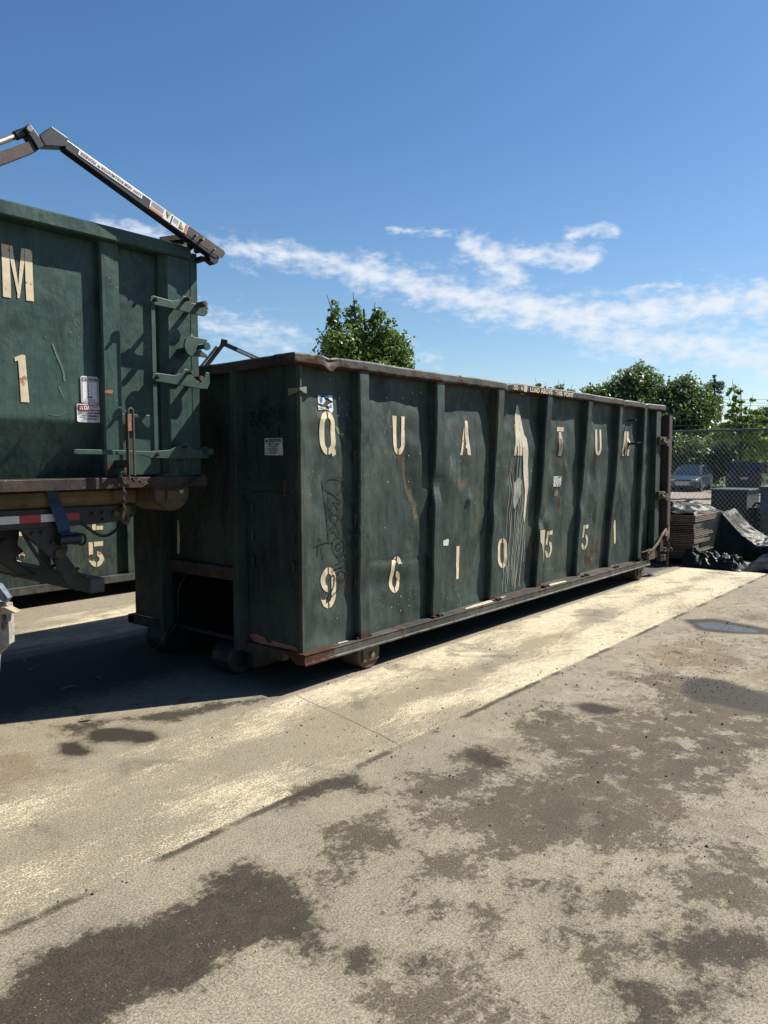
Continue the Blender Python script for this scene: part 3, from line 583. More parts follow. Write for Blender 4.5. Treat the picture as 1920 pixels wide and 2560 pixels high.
MB().box(.5, .6, .61, 1.57, .03, .224).box(0, 6.4, .52, .60, .06, .224).box(0, 6.4, 1.585, 1.66, .015, .224).build('main_sill', M['steel_dark'], dump)
# wheels
def wheel(x, w0, w1, r, brk=True, parent=dump, zc=None, mt='roller'):
    zc = r if zc is None else zc
    mb = MB(); c = 24; secs = []
    for yy, rr in ((w0, r-.03), (w0, r-.012), (w0+.012, r), (w1-.012, r), (w1, r-.012)):
        secs.append([(x+rr*math.cos(2*math.pi*i/c), yy, zc+rr*math.sin(2*math.pi*i/c)) for i in range(c)])
    mb.loft(secs); wh = mb.build('wheel', M[mt], parent, smooth=False)
    if brk:
        b = MB().box(x-.09, x+.09, w0-.016, w0-.004, zc-.06, max(Z1-.07, zc+.09)) if brk is True else brk
        bk = b.build('bracket', M['roller'], wh, bevel=.002)
        h = MB().cyl((x, w0-.036, zc-.01), (x, w0-.016, zc-.01), .02, n=14); h.build('axle_pin', M['bright'], wh)
    return wh
wheel(.70, -.005, .20, .125); wheel(6.10, .0, .22, .125)
wheel(.70, WID-.2, WID, .125); wheel(6.10, WID-.2, WID, .125)
wheel(-.02, .64, .86, .115, False, mt='steel_dark'); wheel(.02, 1.50, 1.76, .135, False, mt='steel_dark')
# letters
def letters(word, x_of, zb, parent, surf, kind, **kw):
    for ch, x in zip(word, x_of):
        ps = [[(x+a, zb+b) for a, b in p] for p in glyph(ch, **kw)]
        conform(ps, surf).build(kind, M['cream'], parent, fix=False)
sf = on_wall(.0035)
letters('QUATUM', [.202, 1.0, 1.94, 3.80, 4.75, 5.585], 1.632, dump, sf, 'stencil_letter')
letters('N', [2.885], 1.630, dump, sf, 'stencil_letter')
letters('9610551', [.20, .98, 1.87, 2.70, 3.655, 4.57, 5.43], .532, dump, sf, 'stencil_digit', H=.295, Wd=.150, t=.044)
# white paint run
sp = [[(2.925, 2.13), (2.895, 1.98), (2.905, 1.87), (2.885, 1.83), (2.89, 1.74), (2.93, 1.70), (2.96, 1.79), (3.0, 1.70), (3.02, 1.78), (3.05, 1.66), (3.075, 1.42), (3.10, 1.30), (3.11, 1.12), (3.13, 1.02), (3.15, .95), (3.17, .99), (3.185, 1.12), (3.19, 1.28), (3.18, 1.40), (3.165, 1.52), (3.155, 1.66), (3.13, 1.80), (3.09, 1.84), (3.05, 1.95), (2.99, 2.05), (2.95, 2.12)]]
conform(sp, on_wall(.006), .03).build('paint_spill', M['spill'], dump, fix=False)
dr = []
random.seed(11)
for x0, z0, x1, z1, wd in ((2.87, 1.64, 2.82, .80, .004), (2.90, 1.62, 2.86, .60, .005), (2.93, 1.64, 2.875, .42, .004), (2.98, 1.64, 2.93, .50, .006), (3.02, 1.62, 2.95, .34, .005), (3.03, 1.5, 2.98, .30, .006), (3.07, 1.4, 3.0, .32, .005),
                           (3.09, 1.25, 3.03, .28, .006), (3.12, 1.05, 3.04, .30, .008), (2.80, .85, 2.78, .29, .005), (2.84, .75, 2.83, .29, .005), (2.86, .55, 2.86, .28, .007), (3.06, 1.2, 3.01, .6, .004), (3.16, .98, 3.14, .30, .009), (3.19, .96, 3.2, .55, .006)):
    n = 9; pts = [(x0+(x1-x0)*i/n+random.uniform(-.007, .007), z0+(z1-z0)*i/n) for i in range(n+1)]
    dr += ribbon(pts, (lambda w0: (lambda t_: w0*(.7+.6*abs(math.sin(t_*9)))))(wd))
build_each(conform(dr, on_wall(.004), 0), 'paint_drip', M['drip'], dump, fix=False)
conform([[(2.93, 1.36), (3.0, 1.42), (3.04, 1.38), (3.02, 1.25), (2.98, 1.16), (2.93, 1.1), (2.91, 1.2)]], on_wall(.003), .03).build('paint_smear', M['drip'], dump, fix=False)
sp2 = MB().add([(3.385, .02, .95), (3.505, .025, .95), (3.49, .03, .84), (3.47, .035, .78), (3.45, .04, .82), (3.42, .04, .72), (3.40, .03, .84)], [(0, 1, 2, 3, 4, 5, 6)])
# splash of paint on the rib and rail
f4 = lambda z: bow(3.45, z)-.066
MB().add([(3.395, f4(.86)-.004, .86), (3.50, f4(.86)-.004, .86), (3.505, f4(.7)-.004, .68), (3.50, f4(.6)-.004, .50), (3.485, f4(.6)-.004, .62), (3.46, f4(.7)-.004, .70), (3.42, f4(.7)-.004, .74)], [(0, 1, 2, 3, 4, 5, 6)]).build('paint_splash', M['spill'], dump)
rail = lambda x, y: (x, y, Z1+.0065)
mb = MB()
for poly in ([(1.95, -.045), (2.15, -.05), (2.4, -.048), (2.6, -.02), (2.75, .02), (2.5, .03), (2.2, .015), (2.0, -.01)], [(3.55, -.04), (3.9, -.05), (3.95, .0), (3.7, .02), (3.6, .01)], [(.33, -.03), (.43, -.035), (.44, -.01), (.35, -.005)]):
    mb.add([rail(*p) for p in poly], [tuple(range(len(poly)))])
build_each(mb, 'paint_splash', M['spill'], dump)
# scuffs and rub marks
rl = ribbon([(1.05, 1.70), (1.07, 1.60), (1.085, 1.55)], .007) + ribbon([(1.14, 1.72), (1.15, 1.62)], .007) + ribbon([(.55-.26, 1.925), (.35, 1.912)], .004) + ribbon([(.80, .828), (.95, .832), (1.2, .85), (1.3, .862)], .003) + ribbon([(2.22, 1.9), (2.2, 1.6), (2.14, 1.2), (2.12, .95)], .003)
build_each(conform(rl, on_wall(.0045), 0), 'rust_line', M['bolt'], dump, fix=False)
# yellow ghost of a sticker beside the Q
M['ghost'] = simple('faded_yellow_green', (.14, .20, .07), .6, 0, .2, 40)
conform([[(.36, 1.84), (.39, 1.83), (.43, 1.80), (.455, 1.76), (.43, 1.765), (.39, 1.78), (.37, 1.81)]], on_wall(.003), .04).build('sticker_ghost', M['ghost'], dump, fix=False)
# blue and white torn sticker
sk = conform([[(.201, 2.045), (.225, 2.048), (.232, 2.03), (.262, 2.035), (.275, 2.01), (.250, 1.985), (.20, 1.99)], [(.285, 2.048), (.345, 2.055), (.346, 2.012), (.325, 2.018), (.300, 2.030)],
               [(.20, 1.98), (.225, 1.968), (.265, 1.964), (.29, 1.955), (.32, 1.925), (.30, 1.97), (.292, 1.985), (.32, 1.995), (.346, 2.004), (.346, 1.945), (.201, 1.945)]], on_wall(.005), 0).build('torn_sticker', M['white'], dump, fix=False)
conform([[(.219, 2.032), (.245, 2.033), (.240, 1.998), (.222, 2.0)], [(.262, 2.050), (.305, 2.053), (.312, 2.030), (.275, 2.034)], [(.298, 1.972), (.318, 1.986), (.330, 1.988), (.331, 1.966), (.308, 1.966)]], on_wall(.007), 0).build('blue_logo', M['blue'], sk, fix=False)
ln = []
for z, a, b in ((1.962, .208, .245), (1.957, .208, .285), (1.9525, .225, .30), (1.9485, .245, .285)): ln += [[(a, z), (b, z), (b, z-.0022), (a, z-.0022)]]
conform(ln, on_wall(.007), 0).build('small_print', M['ink'], sk, fix=False)
# scratched white stickers
s2 = conform([[(3.76, 1.41), (3.93, 1.408), (3.928, 1.335), (3.90, 1.30), (3.755, 1.30)]], on_wall(.004), .05).build('scratched_sticker', M['offwhite'], dump, fix=False)
random.seed(3); q = []
for i in range(26):
    x = random.uniform(3.765, 3.91); z = random.uniform(1.305, 1.40); a = random.uniform(.006, .02); b = random.uniform(.004, .010); q.append([(x, z), (x+a, z), (x+a, z+b), (x, z+b)])
conform(q, on_wall(.006), 0).build('worn_print', M['ink'], s2, fix=False)
s3 = conform([[(1.72, .895), (1.80, .905), (1.815, .89), (1.80, .845), (1.715, .85)]], on_wall(.004), .05).build('scratched_sticker', M['offwhite'], dump, fix=False)
conform([[(3.79, 1.25), (3.84, 1.27), (3.87, 1.23), (3.85, 1.19), (3.78, 1.20)]], on_wall(.004), .05).build('sticker_remnant', simple('brown_sticker_glue', (.17, .13, .09), .8), dump, fix=False)
# yellow corner decal folded round the corner
MB().add([(-.016, .10, 2.084), (-.018, .0, 2.082), (-.018, -.020, 2.082), (.045, -.020, 2.093), (.045, -.020, 2.046), (.02, -.020, 2.050), (-.014, -.020, 2.068), (-.018, -.020, 2.07), (-.018, .02, 2.048), (-.016, .095, 2.035)],
         [(0, 1, 8, 9), (1, 2, 7, 8), (2, 3, 4, 5, 6, 7)]).build('corner_decal', simple('pale_yellow_decal', (.30, .29, .20), .6, 0, .1), dump, fix=False)
# tags
TP = []
for s_ in TAG_SIDE: TP += ribbon(s_, .009)
conform(TP, on_wall(.0055), 0).build('marker_tag', M['marker'], dump, fix=False)
TP = []
for s_ in TAG_FRONT: TP += ribbon(s_, .010)
conform(TP, lambda w_, z: (front_x(w_, z)-.004, w_, z), 0).build('marker_tag', M['marker'], dump, fix=False)
# caution sign on the front wall (read from the front: w runs to the left)
fx = lambda o: (lambda w_, z: (front_x(w_, z)-o, w_, z))
cs = conform([[(.352, 1.750), (.166, 1.748), (.162, 1.628), (.354, 1.630)]], fx(.007), .06).build('caution_sign', M['offwhite'], dump, fix=False)
mb = MB()
tf = lambda w0, z0: (lambda a, b: (front_x(w0-a, z0+b)-.010, w0-a, z0+b))
put_text(mb, 'CAUTION', .030, tf(.310, 1.722), .0012, sx=.95)
for k, s_ in enumerate(('Ladder is intended', 'for inspection', 'purposes only,', 'do not stand on', 'this container.')): put_text(mb, s_, .0155, tf(.258, 1.700-.0145*k), .0003, 'CENTER', .95)
mb.add([(front_x(.34, 1.722)-.010, .342, 1.722), (front_x(.33, 1.722)-.010, .316, 1.722), (front_x(.33, 1.744)-.010, .329, 1.743)], [(0, 1, 2)])
mb.add([tf(.352, 1.7145)(0, 0), tf(.166, 1.7145)(0, 0), tf(.166, 1.7125)(0, 0), tf(.352, 1.7125)(0, 0)], [(0, 1, 2, 3)])
mb.build('caution_lettering', M['ink'], cs, fix=False)
# peeling patch at the foot of the front wall
pp = [(.552, .305), (.52, .325), (.47, .325), (.42, .318), (.38, .312), (.355, .285), (.32, .282), (.30, .306), (.25, .30), (.17, .298), (.10, .30), (.05, .29), (.02, .262), (.06, .255), (.10, .268), (.2, .268), (.3, .264), (.42, .262), (.5, .270)]
conform([pp[::-1]], fx(.008), .04).build('peeled_or_lit_patch', M['rustpatch'], dump, fix=False)
mb = MB(); mb.add([(front_x(.3, 1.4)-.05, .0, 0)], [])
MB().tube(smooth_pts([(-.006, .50, 1.452), (-.03, .55, 1.45), (-.05, .58, 1.42), (-.05, .58, 1.385), (-.03, .54, 1.365), (-.012, .48, 1.363), (-.016, .30, 1.372), (-.016, .16, 1.362)], 4), .004, 6).build('loose_wire', M['rubber'], dump)
MB().box(-.03, -.004, .13, .145, 1.36, 1.46).box(-.035, -.004, .10, .155, 1.345, 1.36).build('latch_hook', M['bolt'], dump, bevel=.002)
mb = MB()
for k, z in enumerate((1.24, 1.05, .86)):
    for w_ in (.49, .06): mb.box(-.018, -.005, w_, w_+.020, z-.035, z+.035)
build_each(mb, 'lacing_bar', M['green_old'], dump, bevel=.003)
MB().add([(-.055, 1.36, 1.12), (-.055, 1.34, 1.12), (-.055, 1.33, .97), (-.055, 1.345, .85), (-.055, 1.37, .86), (-.055, 1.365, 1.0)], [(0, 1, 2, 3, 4, 5)]).build('peeled_or_lit_patch', M['spill'], dump)  # pale patch painted as daylight showing through a gap in the front
MB().tube(smooth_pts([(-.02, 1.30, .70), (-.06, 1.36, .55), (-.05, 1.40, .30), (-.12, 1.52, .12), (-.16, 1.60, .05)], 4), .0035, 6).build('loose_wire', M['bolt'], dump)
# rim lettering
mb = MB()
def fit_text(mb, s_, x0, x1, z0, h, jit=0):
    v, f = text_polys(s_, 1.0, .028); xa = min(p[0] for p in v); xb = max(p[0] for p in v); hy = max(p[1] for p in v)
    mb.add([(lambda X_: (X_, -.043+rim_off(X_)[0]-.003, z0+b/hy*h))(x0+(a-xa)/(xb-xa)*(x1-x0)) for a, b in v], f)
for s_, x0, x1 in (('DO', 2.70, 2.78), ('NOT', 2.83, 2.965), ('LOAD', 3.01, 3.195), ('ABOVE', 3.22, 3.46), ('THIS', 3.52, 3.675), ('POINT', 3.72, 3.935)):
    mb = MB(); fit_text(mb, s_, x0, x1, ZT+.013, .044); mb.build('rim_word', M['cream'], dump, fix=False)
MB().box(2.885, 2.935, -.0785, -.0765, ZT+.004, HT-.008).build('paint_splash', M['spill'], dump)
# spots of bird lime
random.seed(5); q = []
def blob(x, z, r):
    return [(x+r*random.uniform(.6, 1.2)*math.cos(a), z+r*random.uniform(.6, 1.3)*math.sin(a)) for a in [i*math.pi/3 for i in range(6)]]
for cx, cz, n, sx_, sz_ in ((.46, 1.98, 9, .05, .06), (2.5, .66, 16, .03, .06), (1.1, .40, 10, .4, .1), (2.0, .36, 10, .2, .08), (1.6, 1.55, 8, .7, .3), (2.6, 1.1, 10, .8, .5), (4.5, 1.2, 12, .9, .6), (4.0, 1.5, 8, .04, .06), (.5, 1.4, 10, .35, .5), (1.25, 2.1, 10, .3, .05), (3.0, .3, 8, 1.0, .02)):
    for i in range(n): q.append(blob(min(6, max(.03, random.gauss(cx, sx_))), min(2.2, max(.29, random.gauss(cz, sz_))), random.uniform(.0025, .007)))
o = conform(q, on_wall(.004), 0).build('paint_specks', M['spill'], dump, fix=False); o['kind'] = 'stuff'
# steel lacing bars beside ribs
mb = MB()
for (a, b) in RIBX[:4]:
    for z in (1.62, 1.15, .7): mb.box(a-.012, a+.002, bow(a, z)-.03, bow(a, z)-.014, z-.05, z+.05)
build_each(mb, 'weld_bar', M['green_rim'], dump)
# rear door and its hardware
door = MB().box(6.70, 6.80, -.01, WID, .36, 2.179).build('rear_door', M['rusty_brown'], dump, bevel=.006)
MB().box(6.742, 6.756, -.115, -.012, .50, 2.178).box(6.757, 6.85, -.118, -.108, .5, 2.178).build('door_flange', simple('dark_red_brown', (.055, .028, .024), .7, 0, .3, 10, .2), door)
for z in (1.83, 1.10):
    h = MB().box(6.47, 6.72, -.098, -.058, z-.045, z+.055).cyl((6.50, -.11, z), (6.76, -.11, z-.03), .018).box(6.66, 6.74, -.125, -.10, z-.07, z+.02).build('hinge', M['roller'], door, bevel=.003)
    MB().cyl((6.52, -.135, z+.02), (6.52, -.095, z+.02), .016, n=6).cyl((6.58, -.135, z-.02), (6.58, -.095, z-.02), .014, n=6).build('bolt', M['bright'], h)
for z in (1.81, .97, .325):
    MB().cyl((6.757, -.07, z), (6.99, -.07, z), .014).cyl((6.985, -.07, z), (7.0, -.07, z), .04).build('push_bar', M['bronze'], door)
MB().tube([(6.18, -.105, .385), (6.26, -.115, .41), (6.38, -.125, .47), (6.50, -.13, .56), (6.62, -.13, .62), (6.70, -.12, .64)], [.012, .018, .02, .02, .018, .014], 8).build('ratchet_handle', M['roller'], door)
MB().prism([(6.66, .55), (6.74, .54), (6.80, .58), (6.80, .66), (6.77, .70), (6.76, .62), (6.70, .60), (6.67, .62)], 1, -.13, -.10).build('latch_claw', M['rustpatch'], door)
MB().box(6.62, 6.82, -.09, -.02, .20, .28).box(6.66, 6.80, -.1, -.03, .34, .38).box(6.55, 6.66, -.10, -.06, .34, .50).build('latch_bracket', M['rusty_brown'], door, bevel=.004)
def chain(mb, pts, ln=.032, r=.004):
    P = smooth_pts(pts, 24); acc = 0; last = Vector(P[0]); k = 0
    for a, b in zip(P[:-1], P[1:]):
        acc += (Vector(b)-Vector(a)).length
        if acc >= ln*.72:
            acc = 0; p = Vector(b); d = (p-last).normalized(); last = p; s = d.orthogonal().normalized(); t = d.cross(s)
            if k % 2: s, t = t, s
            k += 1; h = ln/2; w_ = ln*.30
            loop = [p+d*h*math.cos(u)+s*w_*math.sin(u) for u in [2*math.pi*i/8 for i in range(9)]]
            mb.tube(loop, r, 5, False)
    return mb
chain(MB(), [(6.74, -.125, .50), (6.76, -.13, .36), (6.75, -.125, .14)], .05, .008).build('chain', M['chain'], door)
MB().box(5.95, 6.30, -.085, -.055, .385, .392).tube([(6.12, -.07, .29), (6.14, -.09, .36), (6.18, -.10, .385)], .012).box(6.2, 6.42, -.08, -.04, Z1+.002, .40).build('latch_plate', M['roller'], dump, bevel=.002)
# nail stub through the M
MB().cyl((5.70, .05, 1.78), (5.71, -.10, 1.79), .016).cyl((5.71, -.10, 1.79), (5.74, -.12, 1.80), .006).build('weld_stub', M['steel_dark'], dump)
MB().cyl((5.69, .05, 2.07), (5.70, -.07, 2.08), .014).build('weld_stub', M['steel_dark'], dump)
mb = MB()
random.seed(9)
for (a, b) in RIBX:
    for i in range(5): x = random.uniform(a-.02, b+.03); s_ = random.uniform(.01, .022); mb.box(x, x+s_*1.4, -.045, -.025+s_, Z1, Z1+s_*1.2)
build_each(mb, 'rust_flake', M['rusty_brown'], dump)
# ---------------------------------------------------------------- dumpster carried by the truck
bx = thing('roll_off_dumpster', (-3.0, 1.8, 1.42), 'green dumpster riding high on the truck, with cream M and 1 and a DANGER sign', 'dumpster', 'green roll-off dumpsters')
XB0, XB1 = -6.3, -.325
WB = .75; WF = 2.82
def pb(x, z):
    y = WB + .006*noise.noise((x*2.1, z*1.6, 31)) + .002*noise.noise((x*9, z*7, 3))
    if z < 1.845: y += (1.845-z)*.42
    return y
g = MB(); g.grid(260, 90, lambda a, b: (XB0+a*(-.58-XB0), pb(XB0+a*(-.58-XB0), 1.49+b*1.47), 1.49+b*1.47))
g.build('side_wall', M['green_new'], bx, smooth=True, fix=False)
on_b = lambda off: (lambda x, z: (x, pb(x, z)-off, z))
for x in (-1.037, -1.98, -2.93, -3.88, -4.83, -5.78):
    MB().loft([[(x, WB+.25, z), (x, .70, z), (x+.010, .690, z), (x+.121, .690, z), (x+.131, .70, z), (x+.131, WB+.25, z)] for z in (1.488, 2.2, 2.962)]).build('rib', M['green_new'], bx)
MB().loft([[(-.605, WB+.1, z), (-.605, .72, z), (-.575, .675, z), (-.565, .668, z), (-.392, .668, z), (-.388, WB+.1, z)] for z in (1.488, 2.962)]).build('corner_post', M['green_new'], bx)
secs = [[(x, .80, 2.963), (x, .655+.003*noise.noise((x*3, 1, 1)), 2.963), (x, .645+.003*noise.noise((x*3, 1, 1)), 2.972), (x, .645+.003*noise.noise((x*2, 4, 1)), 3.040), (x, .655, 3.05+.003*noise.noise((x*2, 4, 9))), (x, .80, 3.052)] for x in np.linspace(XB0, -.392, 80)]
MB().loft(secs).build('top_rim', M['green_new'], bx)
MB().box(XB0, -.40, WF-.1, WF+.04, 2.96, 3.05).box(XB0, -.33, WF-.03, WF, 1.49, 2.96).box(XB0, XB0+.04, .76, WF-.03, 1.49, 3.04).box(XB0+.04, -.33, .92, WF-.03, 1.48, 1.52).build('tub', M['green_new'], bx)
MB().box(XB0, -.305, .625, .90, 1.418, 1.4875).build('bottom_rail', M['rusty_brown'], bx, bevel=.004)
MB().box(-.386, -.322, .672, WF, 1.49, 3.018).build('rear_door', M['green_new'], bx, bevel=.005)
MB().box(-.90, -.60, .735, .749, 1.50, 1.90).build('patch_plate', M['green_new'], bx, bevel=.003)
letters('M', [-1.607], 2.533, bx, on_b(.004), 'stencil_letter', Wd=.175, H=.297, t=.052)
conform([[(-1.529, 1.94), (-1.535, 2.14), (-1.538, 2.178), (-1.556, 2.172), (-1.556, 2.196), (-1.515, 2.215), (-1.496, 2.214), (-1.490, 2.1), (-1.481, 1.94)]], on_b(.004), .05).build('stencil_digit', M['cream'], bx, fix=False)
# the two signs
def rr(x0, x1, z0, z1, r, n=4):
    return [p for cx, cz, a in ((x1-r, z1-r, 0), (x0+r, z1-r, 90), (x0+r, z0+r, 180), (x1-r, z0+r, 270)) for p in arc(cx, cz, r, a, a+90, n)]
def plate(poly, off, name, mt, par): return conform([poly], on_b(off), 0).build(name, mt, par, fix=False)
s1 = plate(rr(-1.160, -1.040, 1.953, 2.122, .012), .007, 'caution_sign', M['white'], bx)
mb = MB()
def frame(mb, x0, x1, z0, z1, wd, off):
    for a, b, c, d in ((x0, x1, z1-wd, z1), (x0, x1, z0, z0+wd), (x0, x0+wd, z0, z1), (x1-wd, x1, z0, z1)):
        mb.add([on_b(off)(a, c), on_b(off)(b, c), on_b(off)(b, d), on_b(off)(a, d)], [(0, 1, 2, 3)])
frame(mb, -1.153, -1.047, 1.960, 2.115, .0028, .0095)
tb = lambda x0, z0, off=.0095: (lambda a, b: on_b(off)(x0+a, z0+b))
put_text(mb, 'CAUTION', .0235, tb(-1.100, 2.0915), .0009, 'CENTER', .98)
for z, a, b in ((2.083, -1.132, -1.068), (1.979, -1.14, -1.06), (1.974, -1.13, -1.07), (1.969, -1.14, -1.065)): mb.add([on_b(.0095)(a, z), on_b(.0095)(b, z), on_b(.0095)(b, z+.0014), on_b(.0095)(a, z+.0014)], [(0, 1, 2, 3)])
frame(mb, -1.118, -1.092, 1.995, 2.075, .0016, .0095)
for i in range(6): mb.add([on_b(.0095)(-1.114, 2.0+i*.012), on_b(.0095)(-1.108, 2.0+i*.012), on_b(.0095)(-1.109, 2.007+i*.012), on_b(.0095)(-1.114, 2.008+i*.012)], [(0, 1, 2, 3)])
mb.add([on_b(.0095)(-1.122, 1.988), on_b(.0095)(-1.083, 1.988), on_b(.0095)(-1.086, 1.996), on_b(.0095)(-1.12, 1.996)], [(0, 1, 2, 3)])
for i in range(3): mb.add([on_b(.0095)(-1.085, 2.02), on_b(.0095)(-1.055, 2.02), on_b(.0095)(-1.055, 2.0212), on_b(.0095)(-1.085, 2.0212)], [(0, 1, 2, 3)])
mb.build('caution_print', M['ink'], s1, fix=False)
s2 = plate(rr(-1.190, -1.023, 1.836, 1.949, .010), .007, 'danger_sign', M['white'], bx)
MB().add([on_b(.009)(*p) for p in rr(-1.184, -1.029, 1.908, 1.943, .004)], [tuple(range(20))]).build('danger_band', M['ink'], s2, fix=False)
MB().add([on_b(.0105)(*p) for p in rr(-1.181, -1.032, 1.9095, 1.9415, .0155)], [tuple(range(20))]).build('danger_oval', M['red'], s2, fix=False)
mb = MB(); put_text(mb, 'DANGER', .031, tb(-1.146, 1.9155, .012), .0012, 'LEFT', .86)
mb.add([on_b(.012)(-1.175, 1.914), on_b(.012)(-1.150, 1.914), on_b(.012)(-1.1625, 1.937)], [(0, 1, 2)]); mb.build('danger_lettering', M['white'], s2, fix=False)
mb = MB()
for s_, z in (('KEEP CLEAR OF HANDLE', 1.8885), ('WHEN RELEASING', 1.870), ('DOOR LATCH', 1.8515)): put_text(mb, s_, .0158, tb(-1.1065, z), .0006, 'CENTER', .88)
put_text(mb, '!', .018, tb(-1.1645, 1.917, .0135), .0012); mb.build('sign_lettering', M['ink'], s2, fix=False)
# hinges, tie bars, latch
H = M['hardware']
def bar(poly, y0, y1, name='hinge_arm', mt=None, par=bx): return MB().prism(poly, 1, y0, y1).build(name, mt or H, par, bevel=.003)
def bolt(x, z, y0, y1, r, par, mt='bolt', n=6): return MB().cyl((x, y0, z), (x, y1, z), r, n=n).cyl((x, y0-.006, z), (x, y0, z), r*.6, n=8).build('bolt', M[mt], par)
a = bar([(-.768, 2.62), (-.762, 2.645), (-.745, 2.653), (-.60, 2.642), (-.545, 2.66), (-.515, 2.687), (-.495, 2.687), (-.45, 2.652), (-.40, 2.652), (-.37, 2.668), (-.335, 2.668), (-.312, 2.635), (-.320, 2.60), (-.345, 2.578), (-.40, 2.578), (-.60, 2.592), (-.75, 2.597), (-.766, 2.606)], .565, .580)
bolt(-.735, 2.628, .535, .565, .013, a, 'hardware'); bolt(-.505, 2.665, .51, .565, .013, a); bolt(-.395, 2.645, .49, .565, .020, a, 'roller', 12)
plate_ = bar([(-.330, 2.622), (-.322, 2.625), (-.324, 2.60), (-.333, 2.59)], .562, .5645, 'worn_spot', M['bright'], a)
MB().cyl((-.505, .58, 2.655), (-.505, .67, 2.655), .016).cyl((-.395, .58, 2.635), (-.395, .67, 2.635), .018).build('pivot_pin', M['bolt'], a)
a = bar([(-.768, 2.13), (-.760, 2.155), (-.740, 2.163), (-.60, 2.158), (-.55, 2.175), (-.52, 2.207), (-.49, 2.207), (-.455, 2.165), (-.42, 2.135), (-.385, 2.132), (-.36, 2.16), (-.345, 2.20), (-.315, 2.20), (-.312, 2.13), (-.335, 2.085), (-.40, 2.083), (-.60, 2.098), (-.74, 2.108), (-.762, 2.115)], .565, .580)
bolt(-.735, 2.135, .535, .565, .013, a, 'hardware'); bolt(-.50, 2.18, .51, .565, .013, a)
MB().cyl((-.50, .58, 2.17), (-.50, .67, 2.17), .016).cyl((-.385, .56, 2.155), (-.385, .67, 2.155), .018).build('pivot_pin', M['bolt'], a)
a = bar([(-1.307, 1.645), (-1.303, 1.660), (-1.29, 1.665), (-1.0, 1.661), (-.80, 1.655), (-.64, 1.665), (-.56, 1.70), (-.53, 1.718), (-.49, 1.712), (-.45, 1.675), (-.40, 1.665), (-.372, 1.69), (-.335, 1.69), (-.31, 1.65), (-.33, 1.61), (-.62, 1.607), (-.78, 1.612), (-.84, 1.628), (-1.0, 1.632), (-1.29, 1.634), (-1.303, 1.637)], .575, .592, 'latch_lever')
bolt(-.74, 1.635, .548, .575, .012, a, 'hardware'); bolt(-.53, 1.685, .53, .575, .012, a); bolt(-.35, 1.655, .52, .575, .024, a, 'hardware', 14)
# hook plate
c0, c1 = -.455, 2.362; rr_ = .064
hk = [(c0+rr_*math.cos(R(t)), c1+rr_*1.05*math.sin(R(t))) for t in range(75, 290, 14)]
hk = [(-.335, 2.405), (-.33, 2.418), (-.345, 2.425)] + hk + [(-.40, 2.30), (-.33, 2.298), (-.335, 2.318), (-.39, 2.348), (-.415, 2.335), (-.425, 2.35), (-.40, 2.385), (-.355, 2.393)]
a = bar(hk, .560, .575, 'hook_plate')
MB().box(-.50, -.40, .575, .675, 2.34, 2.352).build('standoff', H, a); MB().cyl((-.378, .53, 2.368), (-.378, .66, 2.368), .017).cyl((-.365, .515, 2.368), (-.365, .53, 2.368), .026, n=12).build('pivot_pin', H, a)
MB().add([(-.47, .558, 2.423), (-.44, .558, 2.427), (-.465, .558, 2.45)], [(0, 1, 2)]).build('worn_spot', M['bright'], a)
MB().box(-.752, -.722, .582, .592, 2.165, 2.60).box(-.752, -.722, .582, .592, 1.66, 2.09).build('tie_bar', H, bx, bevel=.002)
a = MB().box(-.990, -.982, .50, .53, 1.50, 1.895).box(-.954, -.942, .50, .512, 1.50, 1.895).tube([(-.984, .506, 1.89), (-.98, .506, 1.912), (-.966, .506, 1.922), (-.952, .506, 1.912), (-.948, .506, 1.89)], .008).build('latch_guard', M['bolt'], bx, bevel=.002)
MB().box(-.975, -.965, .53, .70, 1.55, 1.60).prism([(-.94, 1.60), (-.925, 1.60), (-.93, 1.70), (-.94, 1.76)], 1, .52, .53).box(-.99, -.94, .60, .70, 1.50, 1.55).build('guard_bracket', H, a, bevel=.003)
MB().box(-.99, -.965, .498, .506, 1.78, 1.88).build('worn_spot', M['rustpatch'], a)
ch = chain(MB(), [(-.97, .59, 1.56), (-.955, .60, 1.50), (-.88, .595, 1.47), (-.78, .59, 1.43), (-.66, .585, 1.405), (-.55, .585, 1.408), (-.44, .59, 1.45), (-.36, .60, 1.49)], .034, .0052)
chain(ch, [(-.975, .60, 1.50), (-.972, .60, 1.40), (-.972, .60, 1.28)], .034, .0052); chn = ch.build('chain', M['chain'], bx)
MB().tube(smooth_pts([(-.972, .60, 1.28), (-.985, .60, 1.24), (-.975, .60, 1.205), (-.95, .60, 1.20), (-.938, .60, 1.235)], 4), .012, 8).build('chain_hook', M['roller'], chn)
# container wheel
secs = []
for yy, r_ in ((.67, .105), (.67, .128), (.685, .135), (.98, .135), (.98, .11)): secs.append([(-.56+r_*math.cos(R(15*i)), yy, 1.385+r_*math.sin(R(15*i))) for i in range(24)])
wb = MB().loft(secs).build('wheel', M['roller'], bx)
MB().box(-.615, -.475, .650, .668, 1.33, 1.417).build('bracket', M['roller'], wb, bevel=.003); MB().cyl((-.515, .635, 1.385), (-.515, .65, 1.385), .017).build('axle_pin', M['bright'], wb)
MB().add([(-1.50, pb(-1.50, 1.745)-.004, 1.752), (-1.46, pb(-1.46, 1.745)-.02, 1.742), (-1.425, pb(-1.43, 1.75)-.004, 1.752), (-1.46, pb(-1.46, 1.72)-.004, 1.715)], [(0, 1, 3), (1, 2, 3)]).build('torn_metal', M['bright'], bx, fix=False)
q = []
random.seed(21)
for i in range(60): q.append(blob(random.uniform(-1.7, -.62), random.uniform(1.9, 2.9), random.uniform(.0015, .004)))
